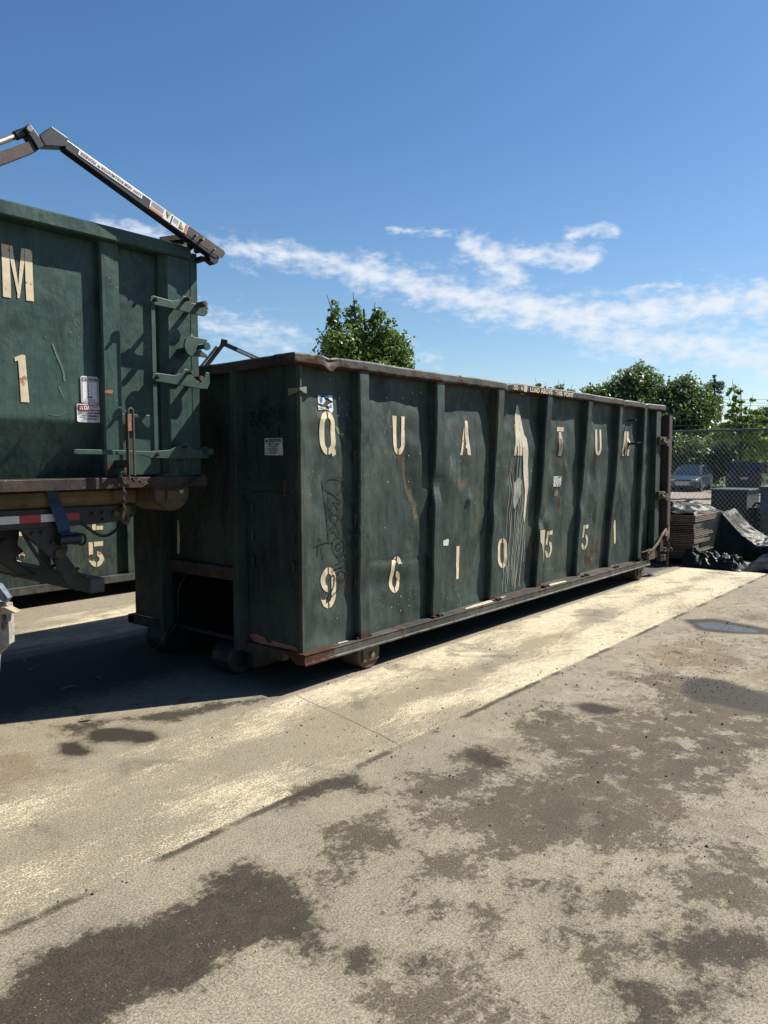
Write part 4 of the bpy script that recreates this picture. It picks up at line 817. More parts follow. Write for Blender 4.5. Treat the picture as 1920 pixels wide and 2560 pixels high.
for s_ in range(9):
    x = -1.42+s_*.045+random.uniform(-.02, .02); q += ribbon([(x+.10, 1.84), (x+.05, 1.74), (x, 1.62), (x-.02, 1.53)], .0022)
q += ribbon([(-1.33, 2.30), (-1.30, 2.22), (-1.27, 2.15), (-1.26, 2.08)], .012) + ribbon([(-1.30, 2.05), (-1.27, 1.98)], .005) + ribbon([(-1.25, 1.9), (-1.3, 1.87), (-1.36, 1.875)], .004)
o = conform(q, on_b(.003), 0).build('scratches', simple('pale_green_scratch', (.10, .15, .125), .6, 0, .3), bx, fix=False); o['kind'] = 'stuff'
MB().box(-1.03, -.93, .684, .6895, 1.49, 1.585).build('peeled_or_lit_patch', M['rusty_brown'], bx)
MB().add([(-1.03, .6875, 2.035), (-1.0, .6875, 2.045), (-.975, .6875, 2.04), (-.98, .6875, 2.02), (-1.03, .6875, 2.02)], [(0, 1, 2, 3, 4)]).build('rust_spot', M['rustpatch'], bx)

# ---------------------------------------------------------------- the truck under it
tk = thing('roll_off_truck', (-3, 1.8, 0), 'black truck rear under the raised green dumpster, with red and white tape and tarp arm', 'truck')
MB().loft([[(x, yy, zz) for yy, zz in ((.92, 1.30), (.905, 1.33), (.90, 1.36), (.905, 1.395), (.93, 1.41), (1.05, 1.41), (1.07, 1.30))] for x in (-6.0, -.70)]).build('hoist_beam', M['tan'], tk)
MB().prism([(-6, 1.298), (-.70, 1.298), (-.70, 1.232), (-.76, 1.19), (-1.0, 1.178), (-6, 1.178)], 1, .90, 1.04).box(-6, -.7, 2.3, 2.45, 1.18, 1.41).box(-6, -1.0, 1.04, 2.3, 1.25, 1.29).build('chassis_rail', M['steel_dark'], tk, bevel=.004)
fr = MB().box(-6, -1.114, .8955, .899, 1.215, 1.262).build('reflective_tape', M['white'], tk)
mb = MB()
for x in (-1.245, -1.497+.0, -1.756, -2.016): mb.box(x+.0, x+.13, .8925, .8950, 1.215, 1.262)
build_each(mb, 'red_block', M['red'], fr)
MB().cyl((-.80, .86, 1.26), (-.80, .90, 1.26), .035).cyl((-.86, .88, 1.24), (-.86, .90, 1.24), .02).build('pivot_pin', M['roller'], tk)
MB().prism([(-1.50, 1.18), (-1.20, 1.18), (-1.19, 1.04), (-1.215, .98), (-1.26, .965), (-1.31, .99)], 1, .90, .93).build('bumper_bracket', M['steel_dark'], tk, bevel=.004)
MB().cyl((-1.255, .885, 1.01), (-1.255, .90, 1.01), .03, n=18).build('pivot_pin', M['roller'], tk)
MB().prism([(-1.29, 1.0), (-1.21, 1.02), (-1.15, .93), (-1.06, .80), (-1.12, .74), (-1.20, .80)], 1, .935, .96).build('bumper_link', M['steel_dark'], tk, bevel=.004)
bp = MB().box(-1.03, -.93, .935, 2.55, .715, .812).build('rear_bumper', simple('grey_bumper_paint', (.045, .055, .075), .45, 0, .2, 15, .1), tk, bevel=.004)
MB().prism([(-1.62, 1.18), (-1.40, 1.18), (-1.42, 1.06), (-1.38, 1.02), (-1.44, .98), (-1.40, .93), (-1.30, .86), (-1.42, .87), (-1.52, .95), (-1.70, .98)], 1, 1.1, 1.5).build('spring_hanger', M['steel_dark'], tk, bevel=.01)
for pts, r in (([(-2.2, .89, 1.20), (-1.9, .87, 1.10), (-1.7, .90, 1.05), (-1.55, 1.0, 1.12)], .014), ([(-1.45, .96, 1.15), (-1.38, .93, 1.0), (-1.30, .95, .92), (-1.18, 1.02, .95)], .011), ([(-1.1, .90, 1.19), (-.98, .87, 1.10), (-.86, .89, 1.13), (-.80, .92, 1.20)], .010)):
    MB().tube(smooth_pts(pts, 5), r, 7).build('hydraulic_hose', M['rubber'], tk)
for x, z in ((-.95, 1.25), (-1.02, 1.25), (-.95, 1.205), (-1.42, 1.15), (-1.36, 1.15), (-1.24, 1.12), (-1.30, 1.08), (-1.14, .90), (-1.09, .84)): MB().cyl((x, .878, z), (x, .90, z), .010, n=6).build('bolt', M['bolt'], tk)
# tarp arm on the viewer's side
AR = M['black_paint']; seen_ = set(bpy.data.objects[:])
MB().prism([(-1.506, 3.379), (-1.436, 3.449), (-1.343, 3.417), (-1.353, 3.367), (-1.476, 3.335)], 1, .455, .54).build('arm_elbow', AR, tk, bevel=.003)
ua = MB().prism([(-1.350, 3.411), (-.250, 3.018), (-.237, 3.008), (-.253, 2.98), (-.326, 2.953), (-1.358, 3.357)], 1, .465, .530).build('upper_tarp_arm', AR, tk, bevel=.004)
ddx, ddz = (1.1/math.hypot(1.1, .393), -.393/math.hypot(1.1, .393))
def arm_pt(u, v, off): # u along the arm from the elbow, v up from its lower edge
    return (-1.350+ddx*u-ddz*0+.357*0+(-ddz)*(v-.052), .465-off, 3.411+ddz*u+ddx*(v-.052))
def arm_quad(u0, u1, v0, v1, off): return [arm_pt(u0, v0, off), arm_pt(u1, v0, off), arm_pt(u1, v1, off), arm_pt(u0, v1, off)]
MB().add(arm_quad(.87, 1.17, -.010, .052, .0015), [(0, 1, 2, 3)]).build('worn_arm_end', M['bronze'], ua, fix=False)
d1 = MB().add(arm_quad(.085, .515, .014, .044, .003), [(0, 1, 2, 3)]).build('arm_decal', M['white'], ua, fix=False)
mb = MB(); put_text(mb, 'LOW ARM ROLLMASTER™ PIONEER', .0225, lambda a, b: arm_pt(.508-a, .039-b, .005), .0006, 'LEFT', 1.13); mb.build('arm_lettering', M['ink'], d1, fix=False)
d2 = MB().add(arm_quad(.575, .735, -.012, .050, .003), [(0, 1, 2, 3)]).add(arm_quad(.745, .865, -.014, .050, .003), [(0, 1, 2, 3)]).build('warning_decal', M['white'], ua, fix=False)
MB().add(arm_quad(.577, .680, -.012, .004, .005), [(0, 1, 2, 3)]).add(arm_quad(.845, .862, -.014, .048, .005), [(0, 1, 2, 3)]).build('orange_band', M['orange'], d2, fix=False)
T1 = [arm_pt(.690, .046, .005), arm_pt(.728, .046, .005), arm_pt(.712, .004, .005)]; T2 = [arm_pt(.800, -.004, .005), arm_pt(.838, .0, .005), arm_pt(.806, .044, .005)]
MB().add(T1, [(0, 1, 2)]).add(T2, [(0, 1, 2)]).build('warning_outline', M['ink'], d2, fix=False)
def shrink(T, k=.72): c = [sum(p[i] for p in T)/3 for i in range(3)]; return [tuple(c[i]+(p[i]-c[i])*k for i in (0, 1, 2)) for p in T]
MB().add([(p[0], p[1]-.002, p[2]) for p in shrink(T1)], [(0, 1, 2)]).add([(p[0], p[1]-.002, p[2]) for p in shrink(T2)], [(0, 1, 2)]).build('warning_triangle', M['yellow'], d2, fix=False)
mb = MB()
for k in range(4): mb.add(arm_quad(.585, .675, .014+.0085*k, .0175+.0085*k, .005), [(0, 1, 2, 3)])
for k in range(4): mb.add(arm_quad(.755+.010*k, .758+.010*k, .004 if k % 2 else .010, .040, .005), [(0, 1, 2, 3)])
for T in (T1, T2):
    c = [sum(p[i] for p in T)/3 for i in range(3)]; mb.add([(c[0]-.004, c[1]-.004, c[2]-.006), (c[0]+.005, c[1]-.004, c[2]-.004), (c[0]+.001, c[1]-.004, c[2]+.006)], [(0, 1, 2)])
mb.build('small_print', M['ink'], d2, fix=False)
MB().cyl(arm_pt(.93, .02, .0), arm_pt(.93, .02, .022), .007).cyl(arm_pt(.98, .02, .0), arm_pt(.98, .02, .03), .011, n=6).cyl(arm_pt(1.09, .015, .0), arm_pt(1.09, .015, .015), .006).build('bolt', M['bright'], ua)
MB().prism([(-.370, 2.975), (-.285, 2.965), (-.30, 2.93), (-.325, 2.913), (-.362, 2.93)], 1, .47, .53).box(-.40, -.36, .52, 2.9, 2.935, 2.965).build('arm_foot', AR, tk, bevel=.003)
MB().beam((-.66, .60, 3.03), (-.47, .56, 3.085), .02, .03).prism([(-.62, 3.03), (-.50, 3.075), (-.43, 3.075), (-.40, 3.03), (-.44, 3.0), (-.60, 3.02)], 1, .58, .60).cyl((-.41, .5, 3.055), (-.41, .6, 3.055), .03).cyl((-.37, .50, 3.02), (-.37, .62, 3.02), .02).build('arm_mount', M['steel_dark'], tk)
MB().prism([(-1.98, 3.062), (-1.544, 3.345), (-1.519, 3.292), (-1.98, 2.985)], 1, .47, .53).build('lower_tarp_arm', M['bronze'], tk, bevel=.003)
MB().prism([(-1.585, 3.395), (-1.557, 3.428), (-1.474, 3.339), (-1.511, 3.303), (-1.54, 3.345)], 1, .458, .542).build('knuckle', AR, tk, bevel=.003)
cy = MB().cyl((-2.2, .50, 2.955), (-1.60, .50, 3.365), .017, n=16).build('hydraulic_cylinder', M['bright'], tk, smooth=True)
MB().cyl((-1.62, .50, 3.352), (-1.575, .50, 3.383), .024, n=12).build('gland', AR, cy)
MB().cyl((-1.562, .445, 3.395), (-1.562, .46, 3.395), .016, n=16).build('pin_head', M['bright'], tk)
for o in set(bpy.data.objects[:])-seen_: # the arm swings just clear of the dumpster's side
    off = LOC[o.name]
    for v in o.data.vertices:
        q = v.co+off; v.co = Vector((q.x*1.0201+.0715, q.y+.085, q.z*1.0201-.0322))-off
# strap
sp_ = thing('ratchet_strap', (-1.27, .88, 1.0), 'blue webbing ratchet strap with a white tag hanging down the black truck rail', 'strap')
secs = [[(xc-hw, y-.003, z), (xc+hw, y-.003, z), (xc+hw, y+.001, z), (xc-hw, y+.001, z)] for xc, hw, y, z in ((-1.295, .037, .885, 1.42), (-1.29, .037, .882, 1.36), (-1.275, .040, .865, 1.30), (-1.25, .042, .86, 1.22), (-1.235, .040, .868, 1.16), (-1.225, .04, .875, 1.12))]
MB().loft(secs).build('webbing', M['strap'], sp_)
MB().box(-1.27, -1.15, .84, .875, 1.06, 1.14).cyl((-1.28, .85, 1.10), (-1.14, .85, 1.10), .034).build('winch', simple('blue_black_steel', (.015, .025, .05), .4, .2, .3), sp_, bevel=.004)
tr = [( -1.125+.026*math.cos(R(t)), .855, 1.09+.034*math.sin(R(t))) for t in range(0, 361, 24)]
MB().tube(tr, .009, 6, False).build('ratchet_eye', M['steel_dark'], sp_)
MB().add([(-1.235, .835, 1.11), (-1.198, .835, 1.112), (-1.192, .842, 1.03), (-1.225, .842, 1.025)], [(0, 1, 2, 3)]).build('care_tag', simple('grey_fabric_tag', (.30, .28, .27), .8, 0, .15, 60), sp_, fix=False)
# ---------------------------------------------------------------- dumpster in the second row
bk = thing('roll_off_dumpster', (0, 5.4, 0), 'green dumpster in the row behind, seen under the truck, with a cream 5', 'dumpster', 'green roll-off dumpsters')
YB = 4.40
def kb(x, z): return YB+.014*noise.noise((x*1.6, z*1.2, 41))+.004*noise.noise((x*6, z*5, 3))
g = MB(); g.grid(200, 50, lambda a, b: (-4+a*7, kb(-4+a*7, .25+b*1.9), .25+b*1.9)); g.build('side_wall', M['green_old'], bk, smooth=True, fix=False)
for x in (-3.42, -2.48, -1.53, -.58+.0, .36, 1.30, 2.25): MB().loft([[(x, YB+.04, z), (x, YB-.06, z), (x+.115, YB-.06, z), (x+.115, YB+.04, z)] for z in (.25, 2.15)]).build('rib', M['green_old'], bk)
MB().box(-4, 3, YB-.08, YB+.1, 2.151, 2.22).build('top_rim', M['green_rim'], bk, bevel=.006)
MB().box(-4, 2.9, YB-.07, YB+.06, .160, .245).build('bottom_rail', M['green_rim'], bk, bevel=.004)
MB().box(-4, 3, 6.4, 6.44, .25, 2.2).box(-4, -3.96, YB+.02, 6.4, .25, 2.2).box(2.96, 3, YB+.02, 6.4, .25, 2.2).box(-3.96, 2.96, YB+.02, 6.4, .2, .249).box(-4, 2.9, 4.9, 5.0, .05, .199).box(-4, 2.9, 5.9, 6.0, .05, .199).build('tub', M['green_old'], bk)
for x in (-3.6, 2.5): MB().cyl((x, YB, .12), (x, YB+.2, .12), .12).build('wheel', M['roller'], bk)
kf = lambda x, z: (x, kb(x, z)-.004, z)
letters('AAE', [-1.0, -.055, .885], .79, bk, kf, 'stencil_letter'); letters('365'.replace('3', '9'), [-1.0, -.085, .835], .36, bk, kf, 'stencil_digit', H=.295, Wd=.19, t=.055)
# far tarp arm
fa = thing('truck_tarp_arm', (6.3, 9.7, 0), 'slim bent tarp arm against the sky, poking up behind the front of the long dumpster', 'tarp arm')
p0, p1, p2 = Vector((6.33, 9.65, 3.45)), Vector((6.66, 9.30, 4.06)), Vector((7.4, 8.45, 3.55))
MB().tube([Vector((6.33, 9.65, 3.45))-Vector((.5, -.5, .92))*3.6, p0, p1], .045, 4).build('lower_arm', M['bronze'], fa)
MB().beam(p1, p2, .06, .09).build('upper_arm', M['black_paint'], fa)
e = (p2-p1).normalized(); s_ = p1+e*.55+Vector((-.03, -.04, .0))
MB().beam(p1+e*.32+Vector((-.025, -.025, 0)), p1+e*.9+Vector((-.025, -.025, 0)), .02, .05).build('arm_decal', M['white'], fa)
MB().beam(p1+Vector((-.04, .04, .03)), p1+Vector((.05, -.05, .0)), .09, .14).build('arm_elbow', M['steel_dark'], fa)
MB().cyl(p0-Vector((.52, -.5, .92))*3.6+Vector((-.12, .12, 0)), p1+Vector((-.10, .10, -.06)), .028, n=10).build('hydraulic_cylinder', M['bright'], fa)
# leaning weathered post at the left edge
pt = thing('marker_post', (-2.54, -1.28, 0), 'weathered pale post with pointed grey plate and faded spiral sticker, at the left edge', 'post')
wp = simple('chalky_grey_paint', (.40, .37, .32), .75, 0, .35, 40, .3); wb_ = simple('weathered_blue_grey', (.16, .20, .26), .55, .2, .4, 50, .3)
def scr(a, b, w_=0): # in the post's own plane, facing the viewer
    o = Vector((-2.527, -1.261, 1.183)); ax = Vector((.643, -.766, 0)); return o+ax*a+Vector((0, 0, b))+Vector((.76, .64, 0))*w_
def card(name, pts, mt, t0=0, t1=.02):
    n = len(pts); mb = MB(); mb.add([scr(a, b, t0) for a, b in pts]+[scr(a, b, t1) for a, b in pts], [tuple(range(n)), tuple(range(2*n-1, n-1, -1))]+[(i, i+n, (i+1) % n+n, (i+1) % n) for i in range(n)])
    return mb.build(name, mt, pt, bevel=.002)
card('pointed_plate', [(-.10, .06), (-.005, .02), (.025, -.024), (.012, -.040), (-.0, -.030), (-.10, .0)], wb_, 0, .03)
card('post_shaft', [(-.05, -.03), (.015, -.045), (.018, -.12), (.017, -.175), (-.03, -.215), (-.13, -1.18), (-.22, -1.18), (-.06, -.12)], wp, .012, .05)
card('cross_piece', [(-.08, -.058), (.012, -.052), (.048, -.070), (.0, -.077), (-.08, -.08)], simple('sandy_wood', (.45, .36, .23), .8, 0, .2, 30), .0, .04)
mb = MB(); mb.tube([scr(.004+(.002+.0011*i)*math.cos(i*.7)*.5, -.112+(.002+.0011*i)*math.sin(i*.7), .010) for i in range(16)], .0016, 5); mb.build('spiral_sticker', simple('faded_maroon', (.20, .05, .06), .7), pt)
card('dark_slot', [(-.004, -.078), (.012, -.078), (.010, -.095), (.0, -.097)], M['ink'], .009, .013)
# ---------------------------------------------------------------- ground
def gz(x, y):
    d = max(0, min(1, (x-13)/18)); return -.42*d*d*(3-2*d)
def ax_(lo, a, b, hi, st, far):
    mid = list(np.arange(a, b, st)); up = []; s = st*1.3; v = mid[-1]
    while v < hi: v += s; up.append(v); s *= 1.22
    dn = []; s = st*1.3; v = a
    while v > lo: v -= s; dn.append(v); s *= 1.22
    return np.array(dn[::-1]+mid+up)
X = ax_(-500, -3.2, 9.0, 700, .028, 0); Y = ax_(-500, -3.7, 3.9, 700, .028, 0)
GX, GY = np.meshgrid(X, Y); nx, ny = len(X), len(Y)
dd = np.clip((GX-13)/18, 0, 1); GZ = -.42*dd*dd*(3-2*dd)
inn = (GX > -4) & (GX < 12) & (GY > -4.5) & (GY < 4.5)
PX, PY = GX[inn], GY[inn]
def sdf(poly, x, y):
    d = np.full(x.shape, 1e9); ins = np.zeros(x.shape, bool); n = len(poly)
    for i in range(n):
        ax, ay = poly[i]; bx_, by = poly[(i+1) % n]; ex, ey = bx_-ax, by-ay
        t = np.clip(((x-ax)*ex+(y-ay)*ey)/(ex*ex+ey*ey+1e-9), 0, 1); d = np.minimum(d, np.hypot(x-ax-t*ex, y-ay-t*ey))
        c = ((ay > y) != (by > y)) & (x < ex*(y-ay)/(by-ay+1e-12)+ax); ins ^= c
    return np.where(ins, d, -d)
def field(kinds, soft):
    f = np.full(PX.shape, -1.0)
    for k, p in STAINS:
        if k in kinds: f = np.maximum(f, np.clip(sdf(p, PX, PY)/soft, -1, 1))
    out = np.full(GX.shape, -1.0, dtype=np.float32); out[inn] = f; return out.ravel()
fd, fm, fb, fw = field('d', .14), field('m', .16), field('b', .25), field('wp', .07)
fp = field('p', .03)
# puddles sit in slight hollows
verts = np.stack([GX.ravel(), GY.ravel(), GZ.ravel()], 1).astype(np.float32)
idx = np.arange(nx*ny).reshape(ny, nx); quads = np.stack([idx[:-1, :-1], idx[:-1, 1:], idx[1:, 1:], idx[1:, :-1]], -1).reshape(-1, 4)
def np_mesh(name, v, q):
    me = bpy.data.meshes.new(name); me.vertices.add(len(v)); me.vertices.foreach_set('co', np.ascontiguousarray(v, np.float32).ravel())
    me.loops.add(q.size); me.loops.foreach_set('vertex_index', q.ravel().astype(np.int32)); me.polygons.add(len(q))
    me.polygons.foreach_set('loop_start', np.arange(0, q.size, q.shape[1], dtype=np.int32)); me.update(calc_edges=True); return me
me = np_mesh('ground', verts, quads)
for nm, f in (('dark', fd), ('mid', fm), ('brown', fb), ('wet', fw), ('pool', fp)):
    a = me.attributes.new(nm, 'FLOAT', 'POINT'); a.data.foreach_set('value', f.astype(np.float32))
m_, nt, b = mat('worn_asphalt'); t = NT(nt)
grain = t.noise(115, 4, .8); grain2 = t.noise(420, 2, .6); med = t.noise(14, 8, .7); big = t.noise(1.3, 8, .65); edge = t.noise(5.5, 10, .72); fine = t.noise(28, 8, .75)
geo_ = t.n('ShaderNodeTexCoord'); sx0 = t.n('ShaderNodeSeparateXYZ'); t.l(geo_.outputs['Object'], sx0.inputs[0]); gx_, gy_ = sx0.outputs[0], sx0.outputs[1]
base = t.mix(t.step(big, .3, .7), (.285, .255, .200), (.375, .335, .262))
base = t.mix(t.step(med, .35, .7, 0, .45), base, (.205, .185, .150))
tan_ = t.noise(.55, 5, .6); base = t.mix(t.step(tan_, .50, .72, 0, .45), base, (.37, .300, .190))
gcol = t.mix(t.step(grain, .36, .64), (.50, .50, .49), (1.42, 1.42, 1.41)); gcol2 = t.mix(t.step(grain2, .35, .65), (.70, .70, .70), (1.3, 1.3, 1.3))
def warp(nm, a=.75, b_=.55): return t.math('ADD', t.attr(nm), t.math('ADD', t.math('MULTIPLY', t.math('SUBTRACT', edge, .5), 3.2*a), t.math('MULTIPLY', t.math('SUBTRACT', fine, .5), 2.2*b_)))
bm_ = t.step(warp('brown'), -.35, .45, 0, .6); base = t.mix(bm_, base, (.20, .148, .09))
zone = t.math('MULTIPLY', t.step(gy_, -1.15, -1.5), t.step(gx_, -1.2, .6))
halo = t.step(warp('mid', 1.5, 1.2), -.9, .25, 0, .55); base = t.mix(halo, base, (.235, .205, .155))
mm = t.step(warp('mid', 1.7, 2.1), -.25, .40, 0, .88); base = t.mix(mm, base, t.mix(t.step(big, .35, .6), (.072, .061, .047), (.112, .092, .066)))
blo = t.noise(2.1, 10, .74, dist=.5); blo2 = t.noise(6.5, 9, .74, dist=.4)
base = t.mix(t.math('MULTIPLY', t.step(blo, .52, .60, 0, .62), zone), base, (.150, .118, .080)); base = t.mix(t.math('MULTIPLY', t.step(blo2, .565, .62, 0, .8), zone), base, (.088, .070, .050))
base = t.mix(t.math('MULTIPLY', t.step(blo2, .47, .39, 0, .55), zone), base, (.46, .42, .34))
# freckles of damp everywhere
fr_ = t.math('MULTIPLY', t.step(t.noise(7, 6, .6, dist=.5), .60, .66), t.step(t.noise(.8, 3), .50, .60)); base = t.mix(t.math('MULTIPLY', fr_, .65), base, (.10, .082, .06))
hd = t.step(warp('dark', .7, .6), -.8, .1, 0, .35); base = t.mix(hd, base, (.16, .135, .10)); dm = t.step(warp('dark', .75, .9), -.25, .30, 0, .92); base = t.mix(dm, base, t.mix(t.step(med, .35, .65), (.026, .023, .018), (.054, .045, .032)))
hw = t.step(warp('wet', .5, .4), -.98, .0, 0, .5); base = t.mix(hw, base, (.13, .11, .08)); wm_ = t.step(warp('wet', .6, .45), -.25, .45); base = t.mix(wm_, base, (.048, .040, .030))
# painted bands
geo = t.n('ShaderNodeTexCoord'); sx_ = t.n('ShaderNodeSeparateXYZ'); t.l(geo.outputs['Object'], sx_.inputs[0])
gx, gy = sx_.outputs[0], sx_.outputs[1]
yn = t.math('ADD', gy, t.math('MULTIPLY', t.math('SUBTRACT', t.noise(9, 5, .7), .5), .05))
def band(lo, hi): return t.math('MULTIPLY', t.step(yn, lo-.012, lo+.012), t.step(yn, hi+.03, hi-.03))
bands = t.math('MAXIMUM', band(-1.145, -.05), band(2.55, 3.75))
bands = t.math('MAXIMUM', bands, band(6.6, 7.7)); bands = t.math('MULTIPLY', bands, t.step(gx, 11.4, 11.2))
def mapped(sc_): return t.coord(sc_)
wear = t.noise(1.0, 4, .55, mapped((.9, 2.4, 1))); wear2 = t.noise(22, 7, .8, mapped((.55, 1.5, 1))); wear3 = t.noise(110, 3, .75)
wv_ = t.math('ADD', t.math('ADD', t.math('MULTIPLY', wear, .95), t.math('MULTIPLY', wear2, .75)), t.math('MULTIPLY', wear3, .95))
# strip near the middle of the band is worn bare, crisper further along the dumpster
bare = t.math('MULTIPLY', t.step(t.math('ABSOLUTE', t.math('ADD', gy, .62)), .26, .0), .16)
xx = t.step(gx, -2.0, 6.5, .02, .20)
pm = t.step(t.math('SUBTRACT', t.math('ADD', wv_, xx), bare), 1.33, 1.44)
pm = t.math('MULTIPLY', pm, bands); pcol = t.mix(t.step(med, .3, .7), (.55, .48, .34), (.76, .69, .53))
pm2 = t.math('MULTIPLY', pm, t.step(t.math('MAXIMUM', dm, wm_), 1.0, .2)); pm2 = t.math('MULTIPLY', pm2, t.step(mm, .9, .3, .45, 1))
base = t.mix(t.math('MULTIPLY', bands, .30), base, (.30, .265, .185)); base = t.mix(pm2, base, pcol)
smd = t.step(t.noise(1.7, 5, .6, dist=.8), .56, .66, 0, .55); base = t.mix(t.math('MULTIPLY', smd, bands), base, (.13, .118, .10))
# dirt line along the edge of the band, slab joints across it
dl = t.math('MULTIPLY', t.step(t.math('ABSOLUTE', t.math('ADD', yn, 1.165)), .035, .008), t.step(t.noise(2.3, 5, .6), .44, .56))
jt = None
for xj in (-.10, 3.6):
    xw = t.math("ADD", t.math("SUBTRACT", gx, t.math("MULTIPLY", gy, .22)), t.math('MULTIPLY', t.math('SUBTRACT', t.noise(3, 3), .5), .05)); j = t.step(t.math('ABSOLUTE', t.math('SUBTRACT', xw, xj)), .010, .003); jt = j if jt is None else t.math('MAXIMUM', jt, j)
jt = t.math('MULTIPLY', jt, bands); cr = None
# long cracks in the open asphalt
for a_, b__, c_ in ((-.12, -2.3, .0),):
    l_ = t.math('SUBTRACT', gy, t.math('ADD', t.math('MULTIPLY', gx, a_), b__)); l_ = t.math('ADD', l_, t.math('MULTIPLY', t.math('SUBTRACT', t.noise(2.2, 6, .6), .5), .22))
    j = t.math('MULTIPLY', t.step(t.math('ABSOLUTE', l_), .007, .002), t.step(gy, -1.2, -1.3)); cr = j if cr is None else t.math('MAXIMUM', cr, j)
base = t.mix(t.math('MULTIPLY', dl, .85), base, (.055, .046, .032)); base = t.mix(t.math('MULTIPLY', jt, .4), base, (.05, .045, .035)); pass
# oily film with shade painted into the colour under the parked dumpsters and truck
oil_shade = t.math('MULTIPLY', t.step(yn, .02, .16), t.step(yn, 2.45, 2.3)); oil_shade = t.math('MULTIPLY', oil_shade, t.math('MAXIMUM', t.step(gx_, -.5, .1), t.step(t.math('ADD', yn, t.math('MULTIPLY', med, .5)), 1.05, 1.45))); base = t.mix(t.math('MULTIPLY', oil_shade, .82), base, (.050, .050, .048))
# far yard and lawn tones
base = t.mix(t.math('MULTIPLY', t.step(gx, 13.0, 13.2), t.step(gx, 24.6, 24.4)), base, (.05, .045, .045))
base = t.mix(1.0, base, (.565, .562, .552), 'MULTIPLY'); base = t.mix(1.0, base, gcol, 'MULTIPLY'); base = t.mix(1.0, base, gcol2, 'MULTIPLY')
sp1 = t.n('ShaderNodeTexVoronoi'); sp1.inputs['Scale'].default_value = 55; t.l(t.coord(), sp1.inputs['Vector'])
base = t.mix(t.math('MULTIPLY', t.step(sp1.outputs['Distance'], .12, .08), t.step(t.noise(4), .5, .6, 0, .5)), base, (.55, .52, .46))
base = t.mix(t.math('MULTIPLY', t.step(sp1.outputs['Distance'], .10, .06), t.step(t.noise(31), .60, .64, 0, .9)), base, (.03, .025, .02))
pool = t.step(warp('pool', .45, .2), -.2, .3); base = t.mix(pool, base, (.07, .068, .064))
t.l(base, b.inputs['Base Color'])
rgh = t.math('SUBTRACT', .88, t.math('MULTIPLY', dm, .10)); rgh = t.math('SUBTRACT', rgh, t.math('MULTIPLY', wm_, .28)); rgh = t.math('SUBTRACT', rgh, t.math('MULTIPLY', pool, .54), True)
t.l(rgh, b.inputs['Roughness']); b.inputs['Specular IOR Level'].default_value = .22
dist_ = t.math('MULTIPLY', grain, .7); hh = t.math('ADD', dist_, t.math('MULTIPLY', grain2, .5)); hh = t.math('SUBTRACT', hh, t.math('MULTIPLY', jt, 1.2)); hh = t.math('MULTIPLY', hh, t.math('SUBTRACT', 1.0, pool))
bp1 = t.bump(hh, .42, .005); bp2 = t.bump(med, .25, .012, bp1); t.l(bp2, b.inputs['Normal'])
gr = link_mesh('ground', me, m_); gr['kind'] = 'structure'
# pebbles and crumbs of asphalt: one countless scatter
mb = MB(); random.seed(4)
for i in range(2300):
    if i < 1500: x, y = random.uniform(-1, 6.5), random.uniform(-3.4, .05)
    elif i < 1850: x, y = random.gauss(2.0, .5), random.gauss(-2.0, .25)
    elif i < 2050: x, y = random.gauss(3.3, .7), random.gauss(-1.7, .12)
    else: x, y = random.uniform(-2.5, 8), random.gauss(-1.17, .05)
    r = random.uniform(.0025, .006)*(1.9 if random.random() < .07 else 1)
    c = [Vector((random.uniform(-1, 1), random.uniform(-1, 1), random.uniform(-.2, 1))).normalized()*r*random.uniform(.7, 1.2) for _ in range(5)]
    c = [Vector((r, 0, 0)), Vector((-r*.5, r*.9, 0)), Vector((-r*.6, -r*.8, .0)), Vector((random.uniform(-r, r)*.3, 0, r*.9)), Vector((0, 0, -.001))]
    an = random.uniform(0, 6.28); mt_ = Matrix.Rotation(an, 3, 'Z')
    mb.add([(mt_ @ q)*1.0+Vector((x, y, .001)) for q in c], [(0, 1, 3), (1, 2, 3), (2, 0, 3), (0, 2, 1)])
mb2 = MB()
for i in range(900):
    x, y = random.uniform(-2.6, 6), random.uniform(-3.5, .3); r = random.uniform(.002, .0045)
    an = random.uniform(0, 6.28); mt_ = Matrix.Rotation(an, 3, 'Z'); mb2.add([(mt_ @ q)+Vector((x, y, .001)) for q in (Vector((r, 0, 0)), Vector((-r*.5, r*.9, 0)), Vector((-r*.6, -r*.8, 0)), Vector((0, 0, r*.9)))], [(0, 1, 3), (1, 2, 3), (2, 0, 3)])
g2 = mb2.build('gravel', simple('pale_grit', (.42, .40, .36), .9, 0, .3, 60)); g2['kind'] = 'stuff'; g2['label'] = 'pale grit scattered over the yard'; g2['category'] = 'gravel'
gv = mb.build('gravel', simple('dark_crumbs', (.06, .052, .042), .9, 0, .5, 60)); gv['kind'] = 'stuff'; gv['label'] = 'loose asphalt crumbs scattered over the yard'; gv['category'] = 'gravel'
